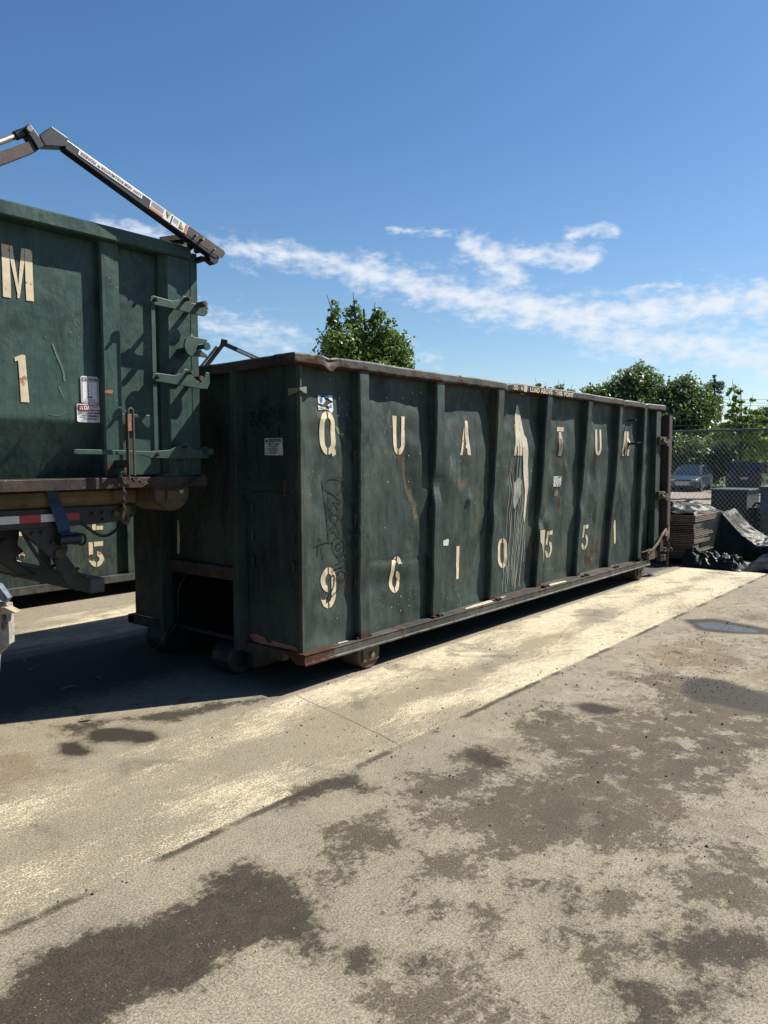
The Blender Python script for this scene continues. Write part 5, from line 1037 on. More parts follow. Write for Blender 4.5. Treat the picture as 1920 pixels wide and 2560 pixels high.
# fallen dry leaves and scraps in the shade under the truck
LFM = simple('dry_leaf', (.22, .20, .11), .8, 0, .3, 40)
for i, (x, y, s_) in enumerate(((-1.02, 1.28, .07), (-.98, 1.95, .05), (-.78, 1.35, .045), (-1.28, .58, .05), (-1.52, 1.75, .06), (-.9, 2.25, .04), (-1.6, 1.30, .05))):
    n = 7; a0 = i*.9; pts = [(x+s_*math.cos(a0)*(t_-.5)*2-math.sin(a0)*w_*s_*.35, y+s_*math.sin(a0)*(t_-.5)*2+math.cos(a0)*w_*s_*.35, .006+.012*abs(w_)+.01*t_*(1-t_)) for t_, w_ in ((0, 0), (.25, 1), (.6, .9), (1, 0), (.7, -.9), (.3, -.8))]
    o = MB().add(pts, [(0, 1, 5), (1, 2, 4, 5), (2, 3, 4)]).build('dry_leaf', LFM, fix=False)
    tag(o, 'dry leaf on the shaded asphalt, '+('nearest the middle of the shade', 'in a pair further back', 'nearest the long dumpster', 'nearest the viewer', 'furthest left, half way back', 'furthest back', 'beside the left edge')[i], 'leaf', 'dry leaves under the truck')
# ---------------------------------------------------------------- stack of plywood sheets with tarps
WD = [simple('weathered_board_a', (.115, .092, .080), .85, 0, .35, 30, .3), simple('weathered_board_b', (.16, .13, .11), .85, 0, .35, 30, .3), simple('grey_brown_board', (.20, .165, .135), .9, 0, .4, 30, .3)]
WTOP = simple('orange_brown_board', (.36, .20, .13), .8, 0, .15, 12, .2)
ORD = 'lowest second third fourth fifth sixth seventh eighth ninth tenth eleventh twelfth thirteenth fourteenth fifteenth sixteenth seventeenth eighteenth nineteenth twentieth twenty-first twenty-second twenty-third'.split()
random.seed(13); z = .10; ns = 24; hgt = (.755-.10)/ns
for w0, w1 in ((.0, .10), (.55, .65), (1.05, 1.15)):
    pass
pl = thing('pallet', (8.6, .5, 0), 'dark wooden pallet on the ground beneath the board stack', 'pallet')
MB().box(7.93, 9.1, -.06, .04, .02, .085).box(7.93, 9.1, .5, .6, .02, .085).box(7.93, 9.1, 1.1, 1.2, .02, .085).build('runner', WD[0], pl); MB().box(7.93, 8.05, -.06, 1.25, .086, .10).box(8.95, 9.1, -.06, 1.25, .086, .10).box(8.4, 8.55, -.06, 1.25, .086, .10).build('deck_board', WD[0], pl)
where = ['lowest of its stack', 'low in its stack', 'below the middle of its stack', 'halfway up its stack', 'above the middle of its stack', 'high in its stack']
for i in range(ns):
    th = hgt*random.uniform(.60, .78); dx, dy = random.uniform(-.012, .012), random.uniform(-.014, .014); top = i == ns-1
    sec = []; n = 10
    mb = MB(); zz = z+(i+.1)*hgt; L0, L1, W0, W1 = 7.94+dx, 9.08+dx*2, -.10+dy, 1.15+dy
    g_ = [(L0+(L1-L0)*a/n, ) for a in range(n+1)]
    secs = [[(L0+(L1-L0)*a/n, W0+.004*noise.noise((a*.9, i*3, 0)), zz+.005*noise.noise((a*.5, i*2.1, 3))), (L0+(L1-L0)*a/n, W1, zz+.004*noise.noise((a*.6, i*2.1, 9))), (L0+(L1-L0)*a/n, W1, zz+th), (L0+(L1-L0)*a/n, W0+.004*noise.noise((a*.9, i*3, 0)), zz+th+.004*noise.noise((a*.5, i*2.1, 3)))] for a in range(n+1)]
    o = mb.loft(secs).build('plywood_sheet', WTOP if top else random.choice(WD))
    tag(o, 'orange-brown board on top of the stack beside the fence' if top else 'weathered board, %s from the bottom of the stack behind the dumpster door' % ORD[i], 'board', 'boards in the stack')
def tarp_mat(name, col, rough):
    m, nt, b = mat(name); t = NT(nt); n = t.noise(6, 6, .6); col = tuple(x*.42 for x in col); t.l(t.mix(t.step(n, .3, .7), tuple(x*.6 for x in col), tuple(x*1.3 for x in col)), b.inputs['Base Color'])
    b.inputs['Roughness'].default_value = rough; t.l(t.bump(t.noise(9, 4, .5, dist=1.5), .35, .03), b.inputs['Normal']); b.inputs['Specular IOR Level'].default_value = .16; return m
TG = tarp_mat('green_tarp', (.012, .026, .021), .5); TK = tarp_mat('black_plastic', (.009, .012, .016), .5)
def ridged(x, y, s, sd): return 1-abs(noise.noise((x*s, y*s, sd)))*2
def tarp_top(x, y):
    # lies over the stack, then drops past its far corner and spills to the right on the ground
    prof = np.interp(y, [-1.35, -1.2, -.95, -.75, -.62, -.45, -.28, -.12, .05, .35, .8, 1.3], [.02, .10, .19, .21, .24, .34, .50, .69, .80, .89, .86, .80])
    k = .55+.45*min(1, max(0, (.1-y)))
    return prof + k*(.085*(ridged(x+.35*y, y*.25, 2.6, 1)-.45) + .050*(ridged(x*1.2+.5*y, y*.35, 5.2, 7)-.45) + .045*(ridged(x, y*.8, 3.6, 21)-.5) + .022*(ridged(x+.6*y, y, 9, 4)-.4))
g = MB()
def tp(a, b):
    y = 1.3-a*2.75; xl = 7.96 if y > -.085 else 7.96+min(1.08, (-.085-y)/.03*1.08)-.25*max(0, min(1, (-.5-y)/.5)); x = xl+b*(10.2-xl)
    h = tarp_top(x, y); e = min(1, b/.10); 
    if y < -.085: h = h*(.04+.96*e**.55)
    elif x < 8.15: h = max(.765, .77+.05*e+.03*(ridged(x, y, 4, 3)-.5))
    else: h = max(h, .775)
    if y > -.085 and x > 9.15: h *= max(.03, 1-(x-9.15)/.8)**.6
    return (x, y, max(.012, h*(1 if b < .92 else (1-b)/.08)))
g.grid(200, 110, tp)
o = g.build('tarpaulin', TG, smooth=True, fix=False); sm = o.modifiers.new('s', 'SOLIDIFY'); sm.thickness = .006; tag(o, 'crumpled dark green tarpaulin draped over the board stack and sliding down to the right', 'tarpaulin')
g = MB()
def folds(a, b): # loose folds in front of the sheet
    y = .03-a*.85; x = 7.70+b*.55+.05*noise.noise((a*5, b*3, 3)); h = (.24-.08*a)*math.sin(math.pi*min(1, b*1.0+.02))**.7*(.5+.5*ridged(a*3, b*2, 2.0, 5))+.05*ridged(a*4, b*4, 2, 8)*math.sin(math.pi*b)
    h *= min(1, a/.05+.3)*min(1, (1-a)/.08+.1); return (x, y, max(.008, h))
g.grid(110, 80, folds); o = g.build('tarpaulin', tarp_mat('grey_green_tarp', (.018, .030, .026), .42), smooth=True, fix=False); tag(o, 'bunched grey-green tarpaulin lying on the ground in front of the board stack corner', 'tarpaulin')
g = MB()
def heap(a, b):
    y = -.80-a*2.2; x = 7.75+b*1.9+.06*noise.noise((a*5, b*3, 13)); e = math.sin(math.pi*a)**.35*math.sin(math.pi*b)**.55
    h = .34*e*(.72+.35*noise.noise((a*2.2, b*2.2, 5)))+.09*e*(ridged(a*5, b*4, 1.3, 11)-.4)+.03*e*ridged(a*12, b*9, 1.0, 2); return (x, y, max(.006, h))
g.grid(110, 80, heap); o = g.build('plastic_sheeting', TK, smooth=True, fix=False); tag(o, 'heap of crumpled black plastic sheeting on the ground at the right edge', 'sheeting')
# ---------------------------------------------------------------- chain-link fence
FX = 12.757
fn = thing('chain_link_fence', (FX, .5, 0), 'galvanised chain-link fence with top rail, crossing the yard behind the tarps', 'fence')
GAL = simple('galvanised_wire', (.50, .51, .50), .45, .3, .15, 40); GALD = simple('dull_galvanised_tube', (.16, .175, .165), .55, .3, .2, 20)
mb = MB(); zt, zb, pitch = 2.13, .03, .088; slope = 1.22
for sgn in (1, -1):
    k = -60
    while k < 145:
        y0 = -5.2+k*pitch; hgt_ = zt-zb; y1 = y0+sgn*hgt_/slope
        pts = [(FX+.004*sgn, y0+(y1-y0)*i/8, zt-hgt_*i/8) for i in range(9)]
        pts = [p for p in pts if -5.3 <= p[1] <= 4.2]
        if len(pts) >= 2: mb.tube([pts[0], pts[-1]], .0027, 4, False)
        k += 1
mb.build('wire_mesh', GAL, fn)
MB().tube([(FX-.01, -5.4, 2.165), (FX-.01, 4.3, 2.165)], .026, 10).build('top_rail', GALD, fn)
for y in (-5.35, -2.3, 2.9): MB().cyl((FX+.04, y, 0), (FX+.04, y, 2.6), .035).build('post', GALD, fn)
mb = MB()
for z in (2.30, 2.42, 2.55): mb.tube([(FX+.05, -5.4, z), (FX+.05, 1.0, z-.015), (FX+.05, 4.3, z)], .003, 4)
build_each(mb, 'barbed_wire', GAL, fn)
# second fence line far behind
f2 = thing('chain_link_fence', (30.5, 6, -.4), 'low far fence with thin posts running behind the parked cars', 'fence')
MB().tube([(48.3, 20, 1.62), (52, 4, 1.62)], .03, 6).build('top_rail', GALD, f2)
for k in range(6): MB().cyl((48.3+.74*k, 20-3.2*k, -.4), (48.3+.74*k, 20-3.2*k, 1.62), .035, n=6).build('post', GALD, f2)
# power pedestal
pd = thing('utility_pedestal', (11.0, -.36, 0), 'blue-grey utility box on a pale green base, black cables hanging beside it', 'utility box')
pg = simple('pale_olive_base', (.20, .20, .12), .7, 0, .2, 8, .2); bgm = simple('blue_grey_box', (.16, .20, .27), .6, 0, .2, 10, .1)
MB().box(10.9, 11.25, -.75, -.30, -.02, .62).build('base', pg, pd, bevel=.01); MB().box(10.88, 11.27, -.77, -.285, .621, 1.04).build('cabinet', bgm, pd, bevel=.01); MB().box(10.86, 11.29, -.80, -.26, 1.041, 1.10).build('cap', pg, pd, bevel=.008)
mb = MB()
for k, (a, b) in enumerate(((-.20, .0), (-.17, .02), (-.235, .01), (-.26, -.01))): mb.tube(smooth_pts([(10.95+b, -.28, .78), (10.93, a-.01, .80-.02*k), (10.9+b, a+.04, .62), (10.92, a+.07-.02*k, .38), (10.94, a+.03, .02)], 4), .011, 6)
build_each(mb, 'hanging_cable', M['rubber'], pd)
MB().tube([(10.95, -.12, .47), (10.95, -.22, .44), (10.95, -.29, .36)], .009, 5).build('hanging_cable', M['rubber'], pd)
# dark cabinet beyond the fence
cb = thing('generator_cabinet', (14.2, 1.0, 0), 'black boxy cabinet with louvred side standing just beyond the chain-link fence', 'cabinet')
DKC = simple('black_cabinet_paint', (.012, .016, .022), .7, 0, .3, 10)
MB().box(13.6, 14.6, .62, 1.35, .05, .90).build('housing', DKC, cb, bevel=.01); MB().box(13.55, 14.65, .57, 1.40, .901, .93).build('lid', simple('grey_lid', (.05, .055, .06), .5), cb, bevel=.005)
MB().box(13.62, 14.3, .05, .60, .05, .55).build('side_unit', DKC, cb, bevel=.01)
mb = MB()
for k in range(4): mb.box(13.60, 13.63, .08, .50, .58+.075*k, .60+.075*k)
build_each(mb, 'louvre', simple('grey_louvre', (.30, .33, .33), .5), cb)
# road, kerb, verge
def sheet(name, pts, dz, mt, kind='structure', n=24):
    """strip between two edges, following the ground"""
    (a, b), (c, d) = pts; g = MB()
    def f(u, v):
        p = Vector(a)*(1-u)+Vector(b)*u; q = Vector(c)*(1-u)+Vector(d)*u; r = p*(1-v)+q*v; return (r.x, r.y, gz(r.x, r.y)+dz)
    g.grid(n, n, f); o = g.build(name, mt, fix=False); o['kind'] = kind; return o
ROAD = simple('pale_beige_concrete', (.34, .27, .22), .9, 0, .12, 2, .2)  # the road's own pinkish-beige concrete tone
sheet('road', (((28.8, -30), (28.8, 50)), ((42, -30), (42, 50))), .012, ROAD)
sheet('parking_lot', (((42.01, -30), (42.01, 50)), ((52, -30), (52, 50))), .008, simple('parking_asphalt', (.16, .145, .13), .9, 0, .2, 2, .2))
kb_ = MB(); kb_.box(28.5, 28.79, -30, 50, gz(28.6, 0)-.2, gz(28.6, 0)+.12); o = kb_.build('kerb', simple('pale_kerb', (.42, .38, .33), .9, 0, .15, 4)); o['kind'] = 'structure'
sheet('lawn', (((11.55, -6), (11.55, .55)), ((13.5, -6), (13.5, .55))), .010, simple('lawn_soil', (.075, .095, .022), 1, 0, .5, 14, .4))
sheet('verge', (((52.1, -60), (52.1, 120)), ((160, -60), (160, 120))), .012, simple('verge_grass', (.07, .11, .028), 1, 0, .4, 3, .3))
mb = MB(); random.seed(8)
for i in range(2600):
    x = random.uniform(11.6, 13.4); y = random.uniform(-2.4, .5); h = random.uniform(.03, .10); a = random.uniform(0, 6.28); dx, dy = .006*math.cos(a), .006*math.sin(a); lx, ly = random.uniform(-.03, .03), random.uniform(-.03, .03)
    mb.add([(x-dx, y-dy, .01), (x+dx, y+dy, .01), (x+lx, y+ly, h)], [(0, 1, 2)])
o = mb.build('grass', simple('grass_blades', (.16, .21, .04), .8, 0, .4, 5), fix=False); o['kind'] = 'stuff'; o['label'] = 'short yellow-green grass at the foot of the fence'; o['category'] = 'grass'
# ---------------------------------------------------------------- parked cars
GLS = simple('dark_car_glass', (.02, .03, .04), .06, 0, .1, 2, 0, 1.0); CHR = simple('chrome_trim', (.6, .6, .62), .2, .9, .05); TYR = simple('tyre', (.015, .015, .015), .8, 0, .2)
TL = simple('tail_lamp_red', (.06, .006, .006), .25, 0, .1); HL = simple('headlamp_lens', (.6, .62, .65), .1, 0, .1)
def carpaint(name, col):
    m, nt, b = mat(name); b.inputs['Base Color'].default_value = (*col, 1); b.inputs['Roughness'].default_value = .28; b.inputs['Metallic'].default_value = .35; b.inputs['Coat Weight'].default_value = .8; return m
def car(loc, rz, label, paint, suv=False):
    c = thing('parked_car', loc, label, 'car', 'cars parked beyond the fence', rz)
    L, W = (4.9, 1.95) if suv else (4.6, 1.84); H = 1.85 if suv else 1.62
    def sec(x, w, zl, zh, rnd=.08): return [(x, -w+.06, zl), (x, -w, zl+.18), (x, -w, zh-rnd*2), (x, -w+rnd, zh-rnd*.3), (x, -w+.3, zh), (x, w-.3, zh), (x, w-rnd, zh-rnd*.3), (x, w, zh-rnd*2), (x, w, zl+.18), (x, w-.06, zl)]
    h = L/2; w = W/2
    if suv: st = ((-h, w*.93, .42, 1.10), (-h+.10, w*.99, .35, 1.18), (-h+.6, w, .30, 1.16), (.6, w, .28, 1.12), (1.15, w, .28, 1.10), (1.5, w*.99, .28, 1.06), (h-.25, w*.95, .30, 1.0), (h, w*.85, .36, .85))
    else: st = ((-h, w*.88, .42, .98), (-h+.12, w*.95, .34, 1.06), (-h+.7, w, .28, 1.04), (.5, w, .24, 1.02), (1.05, w, .24, .98), (1.4, w*.99, .24, .94), (h-.3, w*.95, .25, .84), (h-.05, w*.86, .28, .74), (h, w*.80, .32, .66))
    body = MB().loft([sec(*s) for s in st]).build('body', paint, c, smooth=False, local=True, bevel=.03)
    zb = 1.08 if suv else .96
    if suv: gst = ((-h+.10, w*.86, zb, .06), (-h+.38, w*.83, zb, H-zb-.06), (-1.2, w*.82, zb, H-zb-.02), (.1, w*.80, zb, H-zb-.03), (.95, w*.88, zb, .05))
    else: gst = ((-h+.18, w*.82, zb, .06), (-h+.85, w*.78, zb, H-zb-.10), (-.7, w*.77, zb, H-zb-.02), (.15, w*.76, zb, H-zb-.05), (1.15, w*.86, zb, .03))
    def gsec(x, w_, z0, dz): return [(x, -w_-.07, z0), (x, -w_+.06, z0+dz*.9), (x, -w_+.14, z0+dz), (x, w_-.14, z0+dz), (x, w_-.06, z0+dz*.9), (x, w_+.07, z0)]
    MB().loft([gsec(*s) for s in gst]).build('windows', GLS, c, local=True)
    r = gst[1:4]; rf = MB().loft([[(x, -w_+.05, zb+dz*.93), (x, -w_+.13, zb+dz+.015), (x, w_-.13, zb+dz+.015), (x, w_-.05, zb+dz*.93)] for x, w_, _, dz in r])
    for sy in (-1, 1):
        for i, (x0, x1) in enumerate(((gst[3][0], gst[4][0]), (gst[0][0], gst[1][0]))):
            a = gst[3] if i == 0 else gst[1]; q = gst[4] if i == 0 else gst[0]
            rf.beam((a[0], sy*(a[1]-.05), zb+a[3]*.92), (q[0], sy*(q[1]+.04), zb+.03), .07, .05)
        for x in (-.45, -1.45): rf.beam((x, sy*(w*.80-.0), zb+(H-zb)*.88), (x+.02, sy*(w*.88), zb), .05, .07, (1, 0, 0))
    rf.build('roof', paint, c, local=True)
    if suv:
        for sy in (-1, 1): MB().tube([(-1.8, sy*w*.72, H+.0), (-1.7, sy*w*.72, H+.06), (.0, sy*w*.72, H+.05), (.15, sy*w*.72, H)], .02, 6).build('roof_rail', CHR, c, local=True)
    R_ = .37 if suv else .34
    for x in (-h*.60, h*.62):
        for sy in (-1, 1):
            wh = MB().cyl((x, sy*(w-.20), R_), (x, sy*(w+.012), R_), R_, n=22).build('wheel', TYR, c, local=True)
            MB().cyl((x, sy*(w+.013), R_), (x, sy*(w+.02), R_), R_*.62, n=14).build('rim', CHR, wh, local=True)
    for sy in (-1, 1):
        MB().box(h-.22, h-.0, sy*w*.50, sy*w*.84, .62 if not suv else .78, .76 if not suv else .93).build('headlight', HL, c, local=True, bevel=.03)
        MB().box(-h-.01, -h+.12, sy*w*.66, sy*w*.95, .80 if not suv else .85, .98 if not suv else 1.2).build('tail_light', TL, c, local=True, bevel=.02)
        MB().box(.75, .9, sy*(w+.02), sy*(w+.20), .98 if not suv else 1.08, 1.12 if not suv else 1.24).build('mirror', paint, c, local=True, bevel=.03)
    MB().box(h-.02, h+.01, -w*.45, w*.45, .40, .60).box(h, h+.03, -w*.55, w*.55, .62, .65).build('grille', CHR if not suv else GLS, c, local=True)
    MB().box(-h-.03, -h+.05, -w*.9, w*.9, .38, .62).box(h-.15, h+.02, -w*.84, w*.84, .26, .40).build('bumper', simple('dark_bumper', (.02, .02, .022), .5), c, local=True, bevel=.03)
    MB().box(-h-.04, -h-.031, -.26, .26, .80, .93).build('number_plate', M['offwhite'], c, local=True)
    return c
g46 = -.42
car((44.6, 11.75, g46), math.pi+R(6), 'dark blue parked car facing the fence, between the white car and the black one', carpaint('dark_blue_car', (.035, .06, .085)))
car((44.9, 8.35, g46), R(4), 'large black parked car seen from behind, rightmost of the cars', carpaint('black_car', (.008, .01, .014)), True)
car((47.0, 15.1, g46), math.pi+R(4), 'white parked car mostly hidden behind the dumpster door', carpaint('white_car', (.55, .58, .60)))
# street lamp
sl_ = thing('floodlight', (48.0, 12.9, g46), 'thin post with a tilted white lamp head behind the dark blue car', 'lamp')
MB().cyl((48.0, 12.9, g46), (48.05, 12.85, 1.75), .04, n=6).build('pole', GALD, sl_); MB().beam((47.9, 13.15, 2.2), (48.1, 12.65, 1.85), .5, .06).build('lamp_head', M['white'], sl_)
# ---------------------------------------------------------------- trees
def leafmat(name, a, b_, tr=.25):
    m, nt, b = mat(name); t = NT(nt); a, b_ = tuple(x*1.3 for x in a), tuple(x*1.35 for x in b_); n = t.noise(1.4, 4, .6); n2 = t.noise(40, 2, .5)
    c = t.mix(t.step(n, .35, .65), a, b_); c = t.mix(t.step(n2, .35, .65, 0, .5), c, tuple(x*1.6 for x in b_)); t.l(c, b.inputs['Base Color']); b.inputs['Roughness'].default_value = .5
    tn = t.n('ShaderNodeBsdfTranslucent'); t.l(t.mix(.5, c, (.20, .28, .03)), tn.inputs[0]); mx_ = t.n('ShaderNodeMixShader'); mx_.inputs[0].default_value = tr
    t.l(b.outputs[0], mx_.inputs[1]); t.l(tn.outputs[0], mx_.inputs[2]); t.l(mx_.outputs[0], nt.nodes['Material Output'].inputs[0]); return m
LF = {'maple': leafmat('maple_leaf', (.030, .062, .012), (.055, .095, .018)), 'dark': leafmat('dark_leaf', (.022, .048, .016), (.040, .075, .022)), 'pale': leafmat('grey_green_leaf', (.040, .068, .030), (.060, .095, .038)),
      'light': leafmat('light_leaf', (.075, .13, .022), (.12, .19, .035), .35), 'needle': leafmat('needle', (.03, .05, .03), (.045, .07, .04), .1)}
BARK = simple('bark', (.06, .05, .04), .9, 0, .3, 10, .4)
RTh = Vector((.765, -.643, 0)).normalized(); RTh = Vector((RT.x, RT.y, 0)).normalized(); FWh = Vector((FW.x, FW.y, 0)).normalized()
rng = np.random.default_rng(5)
def leaves(blobs, n, size, asp=.55, shell=.55, droop=.0):
    """leaf quads through clumps; blobs are centre, radii"""
    vol = np.array([r[0]*r[1]*r[2] for _, r in blobs])**.75; cnt = (n*vol/vol.sum()).astype(int); V = []
    for (c, r), k in zip(blobs, cnt):
        if k < 1: continue
        # each blob is itself many small sprays
        ns_ = max(6, k//26); d = rng.normal(size=(ns_, 3)); d /= np.linalg.norm(d, axis=1)[:, None]; rad = (shell+(1-shell)*rng.random(ns_))**.8*(1+.20*rng.normal(size=ns_)*.6)
        sc_ = np.array(c)+d*rad[:, None]*np.array(r); sp = rng.integers(0, ns_, k); spread = min(r)*.26
        p = sc_[sp]+rng.normal(size=(k, 3))*spread*np.array([1, 1, .7])
        u = rng.normal(size=(k, 3)); u[:, 2] -= droop; u /= np.linalg.norm(u, axis=1)[:, None]; w_ = np.cross(u, rng.normal(size=(k, 3))+[0, 0, .8]); w_ /= np.linalg.norm(w_, axis=1)[:, None]
        s = size*(.6+.8*rng.random(k))[:, None]
        V.append(np.stack([p-u*s, p+w_*s*asp, p+u*s, p-w_*s*asp], 1))
    V = np.concatenate(V); q = np.arange(len(V)*4).reshape(-1, 4); return V.reshape(-1, 3), q
def tree(name, base, blobs, n, size, lm, label, cat='tree', group=None, trunk=.12, limbs=True, top=None, **kw):
    """blobs given as (side, height above camera-level ground, depth, rx, rz)"""
    b0 = Vector(base); tr = thing(name, base, label, cat, group)
    W_ = []
    for s, h, d, rx, rz in blobs:
        c = b0+RTh*s+FWh*d; W_.append(((c.x, c.y, h), (rx, rx, rz)))
    v, q = leaves(W_, n, size, **kw); v = v-np.array(base); me = np_mesh('crown', v, q); link_mesh('crown', me, LF[lm], tr, local=True)
    tz = top if top else max(c[0][2] for c in W_)
    mb = MB(); pts = [b0+Vector((.05*math.sin(i*1.7), .05*math.cos(i), (tz-b0.z)*i/6)) for i in range(7)]; mb.tube(pts, [trunk*(1-.13*i) for i in range(7)], 8)
    if limbs:
        for c, r in W_:
            st_ = b0+Vector((0, 0, max(.6, (c[2]-b0.z)*.55))); e = Vector(c); mid_ = (st_+e)/2+Vector((0, 0, -.1)); mb.tube([st_, mid_, e, e+(e-mid_)*.35], [trunk*.45, trunk*.3, trunk*.15, trunk*.05], 5)
    mb.build('trunk', BARK, tr); return tr
P1 = lambda x, y, d, rx, rz: ((x-915)/85.4, 1.6+(1148-y)/85.4, d, rx/85.4, rz/85.4)
tree('maple_tree', (13.17, 11.0, 0), [P1(838, 812, 0, 20, 52), P1(832, 780, .1, 9, 26), P1(887, 800, .2, 22, 40), P1(888, 775, .1, 10, 22), P1(950, 825, -.2, 26, 38), P1(935, 800, -.1, 12, 22), P1(915, 870, .3, 60, 50), P1(860, 880, -.4, 50, 50), P1(985, 880, .2, 42, 44), P1(1005, 920, -.3, 30, 44), P1(850, 930, .4, 48, 50), P1(930, 960, -.5, 80, 50), P1(970, 850, .5, 24, 30), P1(1000, 1000, 0, 60, 50), P1(850, 1010, 0, 60, 50)],
     26000, .052, 'maple', 'leafy green maple rising above the rim of the long dumpster', trunk=.13, asp=.62)
def PD(D, X0_): return lambda x, y, d, rx, rz: ((x-X0_)*D/1878, 1.6+(1148-y)/1878*D, d, rx*D/1878, rz*D/1878)
def at(x, D): # ground point at depth D, on the bearing seen at column x
    f_ = CAMP+FW*D+RT*((x-960)*D/1878); return (f_.x, f_.y, -.42)
B = PD(58, 1560)
tree('broad_tree', at(1560, 58), [B(1585, 955, 0, 50, 34), B(1550, 985, .5, 62, 36), B(1500, 1000, -.5, 44, 30), B(1620, 985, 0, 36, 34), B(1600, 1020, 1, 70, 50), B(1480, 1020, 0, 40, 34), B(1540, 1060, 0, 90, 60), B(1640, 1070, 0, 60, 70)], 26000, .14, 'pale', 'broad pale grey-green tree behind the far end of the long dumpster', trunk=.3)
B = PD(55, 1700)
tree('dense_tree', at(1700, 55), [B(1700, 985, 0, 38, 34), B(1660, 1000, .5, 34, 32), B(1735, 1010, -.5, 34, 36), B(1690, 1040, 0, 70, 50), B(1750, 1060, .5, 36, 60), B(1650, 1080, 0, 60, 70), B(1720, 1110, 0, 80, 60), B(1780, 1120, 0, 40, 50)], 30000, .12, 'dark', 'dense dark green tree to the right of the broad pale one', trunk=.3)
B = PD(60, 1778)
tree('pine_tree', at(1778, 60), [B(1774, 955, 0, 6, 16), B(1768, 972, .2, 14, 8), B(1785, 968, -.2, 12, 8), B(1792, 978, .1, 10, 9), B(1764, 992, -.1, 13, 8), B(1780, 1000, 0, 16, 9), B(1790, 1008, .2, 10, 8), B(1766, 1015, 0, 14, 9), B(1780, 1030, 0, 18, 12), B(1772, 1050, 0, 20, 12)], 7000, .11, 'needle', 'tall sparse pine with a bare dark trunk standing above the other trees', trunk=.22, limbs=False, asp=.2, top=1.6+(1148-948)/1878*60)
B = PD(38, 1845)
yb = [B(1824, 975, 0, 8, 9), B(1812, 990, 0, 9, 6), B(1840, 985, .1, 9, 7), B(1830, 1000, 0, 12, 7), B(1848, 1010, .2, 16, 6), B(1822, 1020, -.2, 18, 6), B(1870, 1006, 0, 12, 5), B(1845, 1032, 0, 30, 7), B(1885, 1035, .1, 22, 6), B(1815, 1045, -.1, 22, 6), B(1860, 1052, .2, 34, 8), B(1900, 1050, 0, 22, 7), B(1820, 1068, 0, 34, 9), B(1880, 1075, 0, 38, 10), B(1910, 1110, 0, 34, 14), B(1850, 1100, 0, 40, 12), B(1885, 1140, 0, 40, 14), B(1800, 1095, .3, 30, 10)]
tree('young_tree', at(1845, 38), yb, 9000, .075, 'light', 'young bright green tree with layered open branches beyond the fence on the right', trunk=.08, shell=.3)
B = PD(52, 1880)
tree('bushy_tree', at(1880, 52), [B(1905, 1060, 0, 34, 22), B(1930, 1040, 0, 40, 24), B(1860, 1090, 0, 60, 34), B(1910, 1110, .5, 60, 40), B(1810, 1110, 0, 40, 36), B(1960, 1090, 0, 60, 50)], 16000, .11, 'pale', 'bushy mid green tree behind the young bright one', trunk=.25)
B = PD(44, 1375)
tree('treetop', at(1375, 44), [B(1340, 972, 0, 9, 14), B(1362, 980, 0, 14, 12), B(1392, 975, .2, 12, 12), B(1402, 976, 0, 9, 10), B(1420, 985, 0, 12, 8), B(1375, 1010, 0, 50, 30), B(1380, 1070, 0, 60, 50)], 6000, .09, 'pale', 'small tree whose tips just show over the far part of the dumpster rim', trunk=.12)
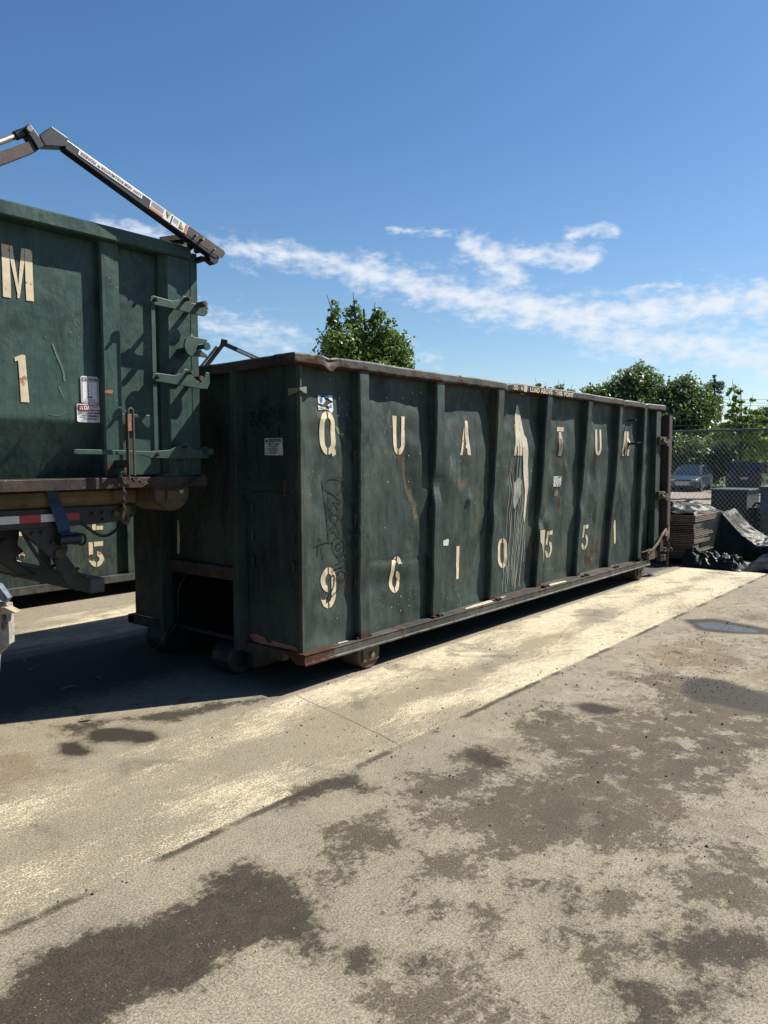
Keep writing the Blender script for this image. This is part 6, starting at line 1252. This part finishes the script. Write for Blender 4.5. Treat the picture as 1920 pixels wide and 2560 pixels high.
# hedge of separate shrubs behind the cars
for i, (x, D, y, rx, lm, lb) in enumerate(((1650, 51, 1110, 46, 'dark', 'dark shrub behind the white car'), (1715, 50.5, 1120, 44, 'dark', 'dark shrub behind the dark blue car'), (1775, 51, 1125, 40, 'dark', 'low dark shrub in the gap between the dark blue and black cars'), (1840, 50, 1118, 44, 'pale', 'green shrub behind the black car'), (1905, 50, 1120, 50, 'light', 'yellow-green shrub at the right edge beyond the black car'), (1580, 52, 1110, 50, 'dark', 'dark shrub hidden behind the end of the long dumpster'))):
    B = PD(D, x); tree('shrub', at(x, D), [B(x, y+18, 0, rx, 40), B(x-18, y+6, .4, rx*.6, 26), B(x+20, y+10, -.3, rx*.6, 26), B(x, y+50, 0, rx, 30)], 7000, .10, lm, lb, 'shrub', 'shrubs behind the parked cars', trunk=.08, limbs=False)
# trees closing the horizon further round
for i, (x, D, h) in enumerate(((2080, 60, 5.5), (2300, 62, 6.0), (2600, 60, 6.5), (1200, 60, 4.2), (900, 62, 3.8), (500, 60, 3.6), (150, 64, 3.4))):
    tree('distant_tree', at(x, D), [(0, h*.7, 0, 3.4, h*.42), (2.6, h*.5, .5, 2.8, h*.42), (-2.8, h*.52, -.5, 2.8, h*.42), (0, h*.3, 0, 4, h*.3)], 5000, .2, 'dark', ['rounded tree beyond the right edge of the yard', 'tree further round to the right', 'far tree at the right end of the yard', 'low tree hidden behind the middle of the long dumpster', 'low tree hidden behind the near part of the dumpster', 'low tree hidden behind the front of the dumpster', 'low tree hidden behind the truck'][i], group='trees around the yard', trunk=.25, limbs=False)
# overhead lines
WIRE = simple('overhead_cable', (.03, .035, .04), .6)
for i, (y0, y1) in enumerate(((995, 1003), (1004, 1009), (1011, 1015), (1024, 1027), (1033, 1036))):
    D = 72; a = CAMP+FW*D+RT*((1700-960)*D/1878); b_ = CAMP+FW*(D-4)+RT*((2300-960)*D/1878); za = 1.6+(1148-y0-6)/1878*D; zb_ = 1.6+(1148-y1+8)/1878*D
    pts = [(a.x+(b_.x-a.x)*k/12, a.y+(b_.y-a.y)*k/12, za+(zb_-za)*k/12-.35*math.sin(math.pi*k/12)) for k in range(13)]
    o = MB().tube(pts, .016, 5).build('power_line', WIRE); tag(o, ['topmost', 'second highest', 'middle', 'second lowest', 'lowest'][i]+' of the overhead lines crossing the sky above the young tree', 'cable', 'overhead power lines')
for x, lb in ((1700, 'wooden pole hidden in the trees that carries the overhead lines'), (2300, 'wooden pole off to the right that carries the overhead lines')):
    D = 72 if x < 2000 else 68; f_ = CAMP+FW*D+RT*((x-960)*72/1878); o = MB().cyl((f_.x, f_.y, -.42), (f_.x, f_.y, 6.9 if x < 2000 else 7.8), .15, .1, 10).build('utility_pole', BARK); tag(o, lb, 'pole')
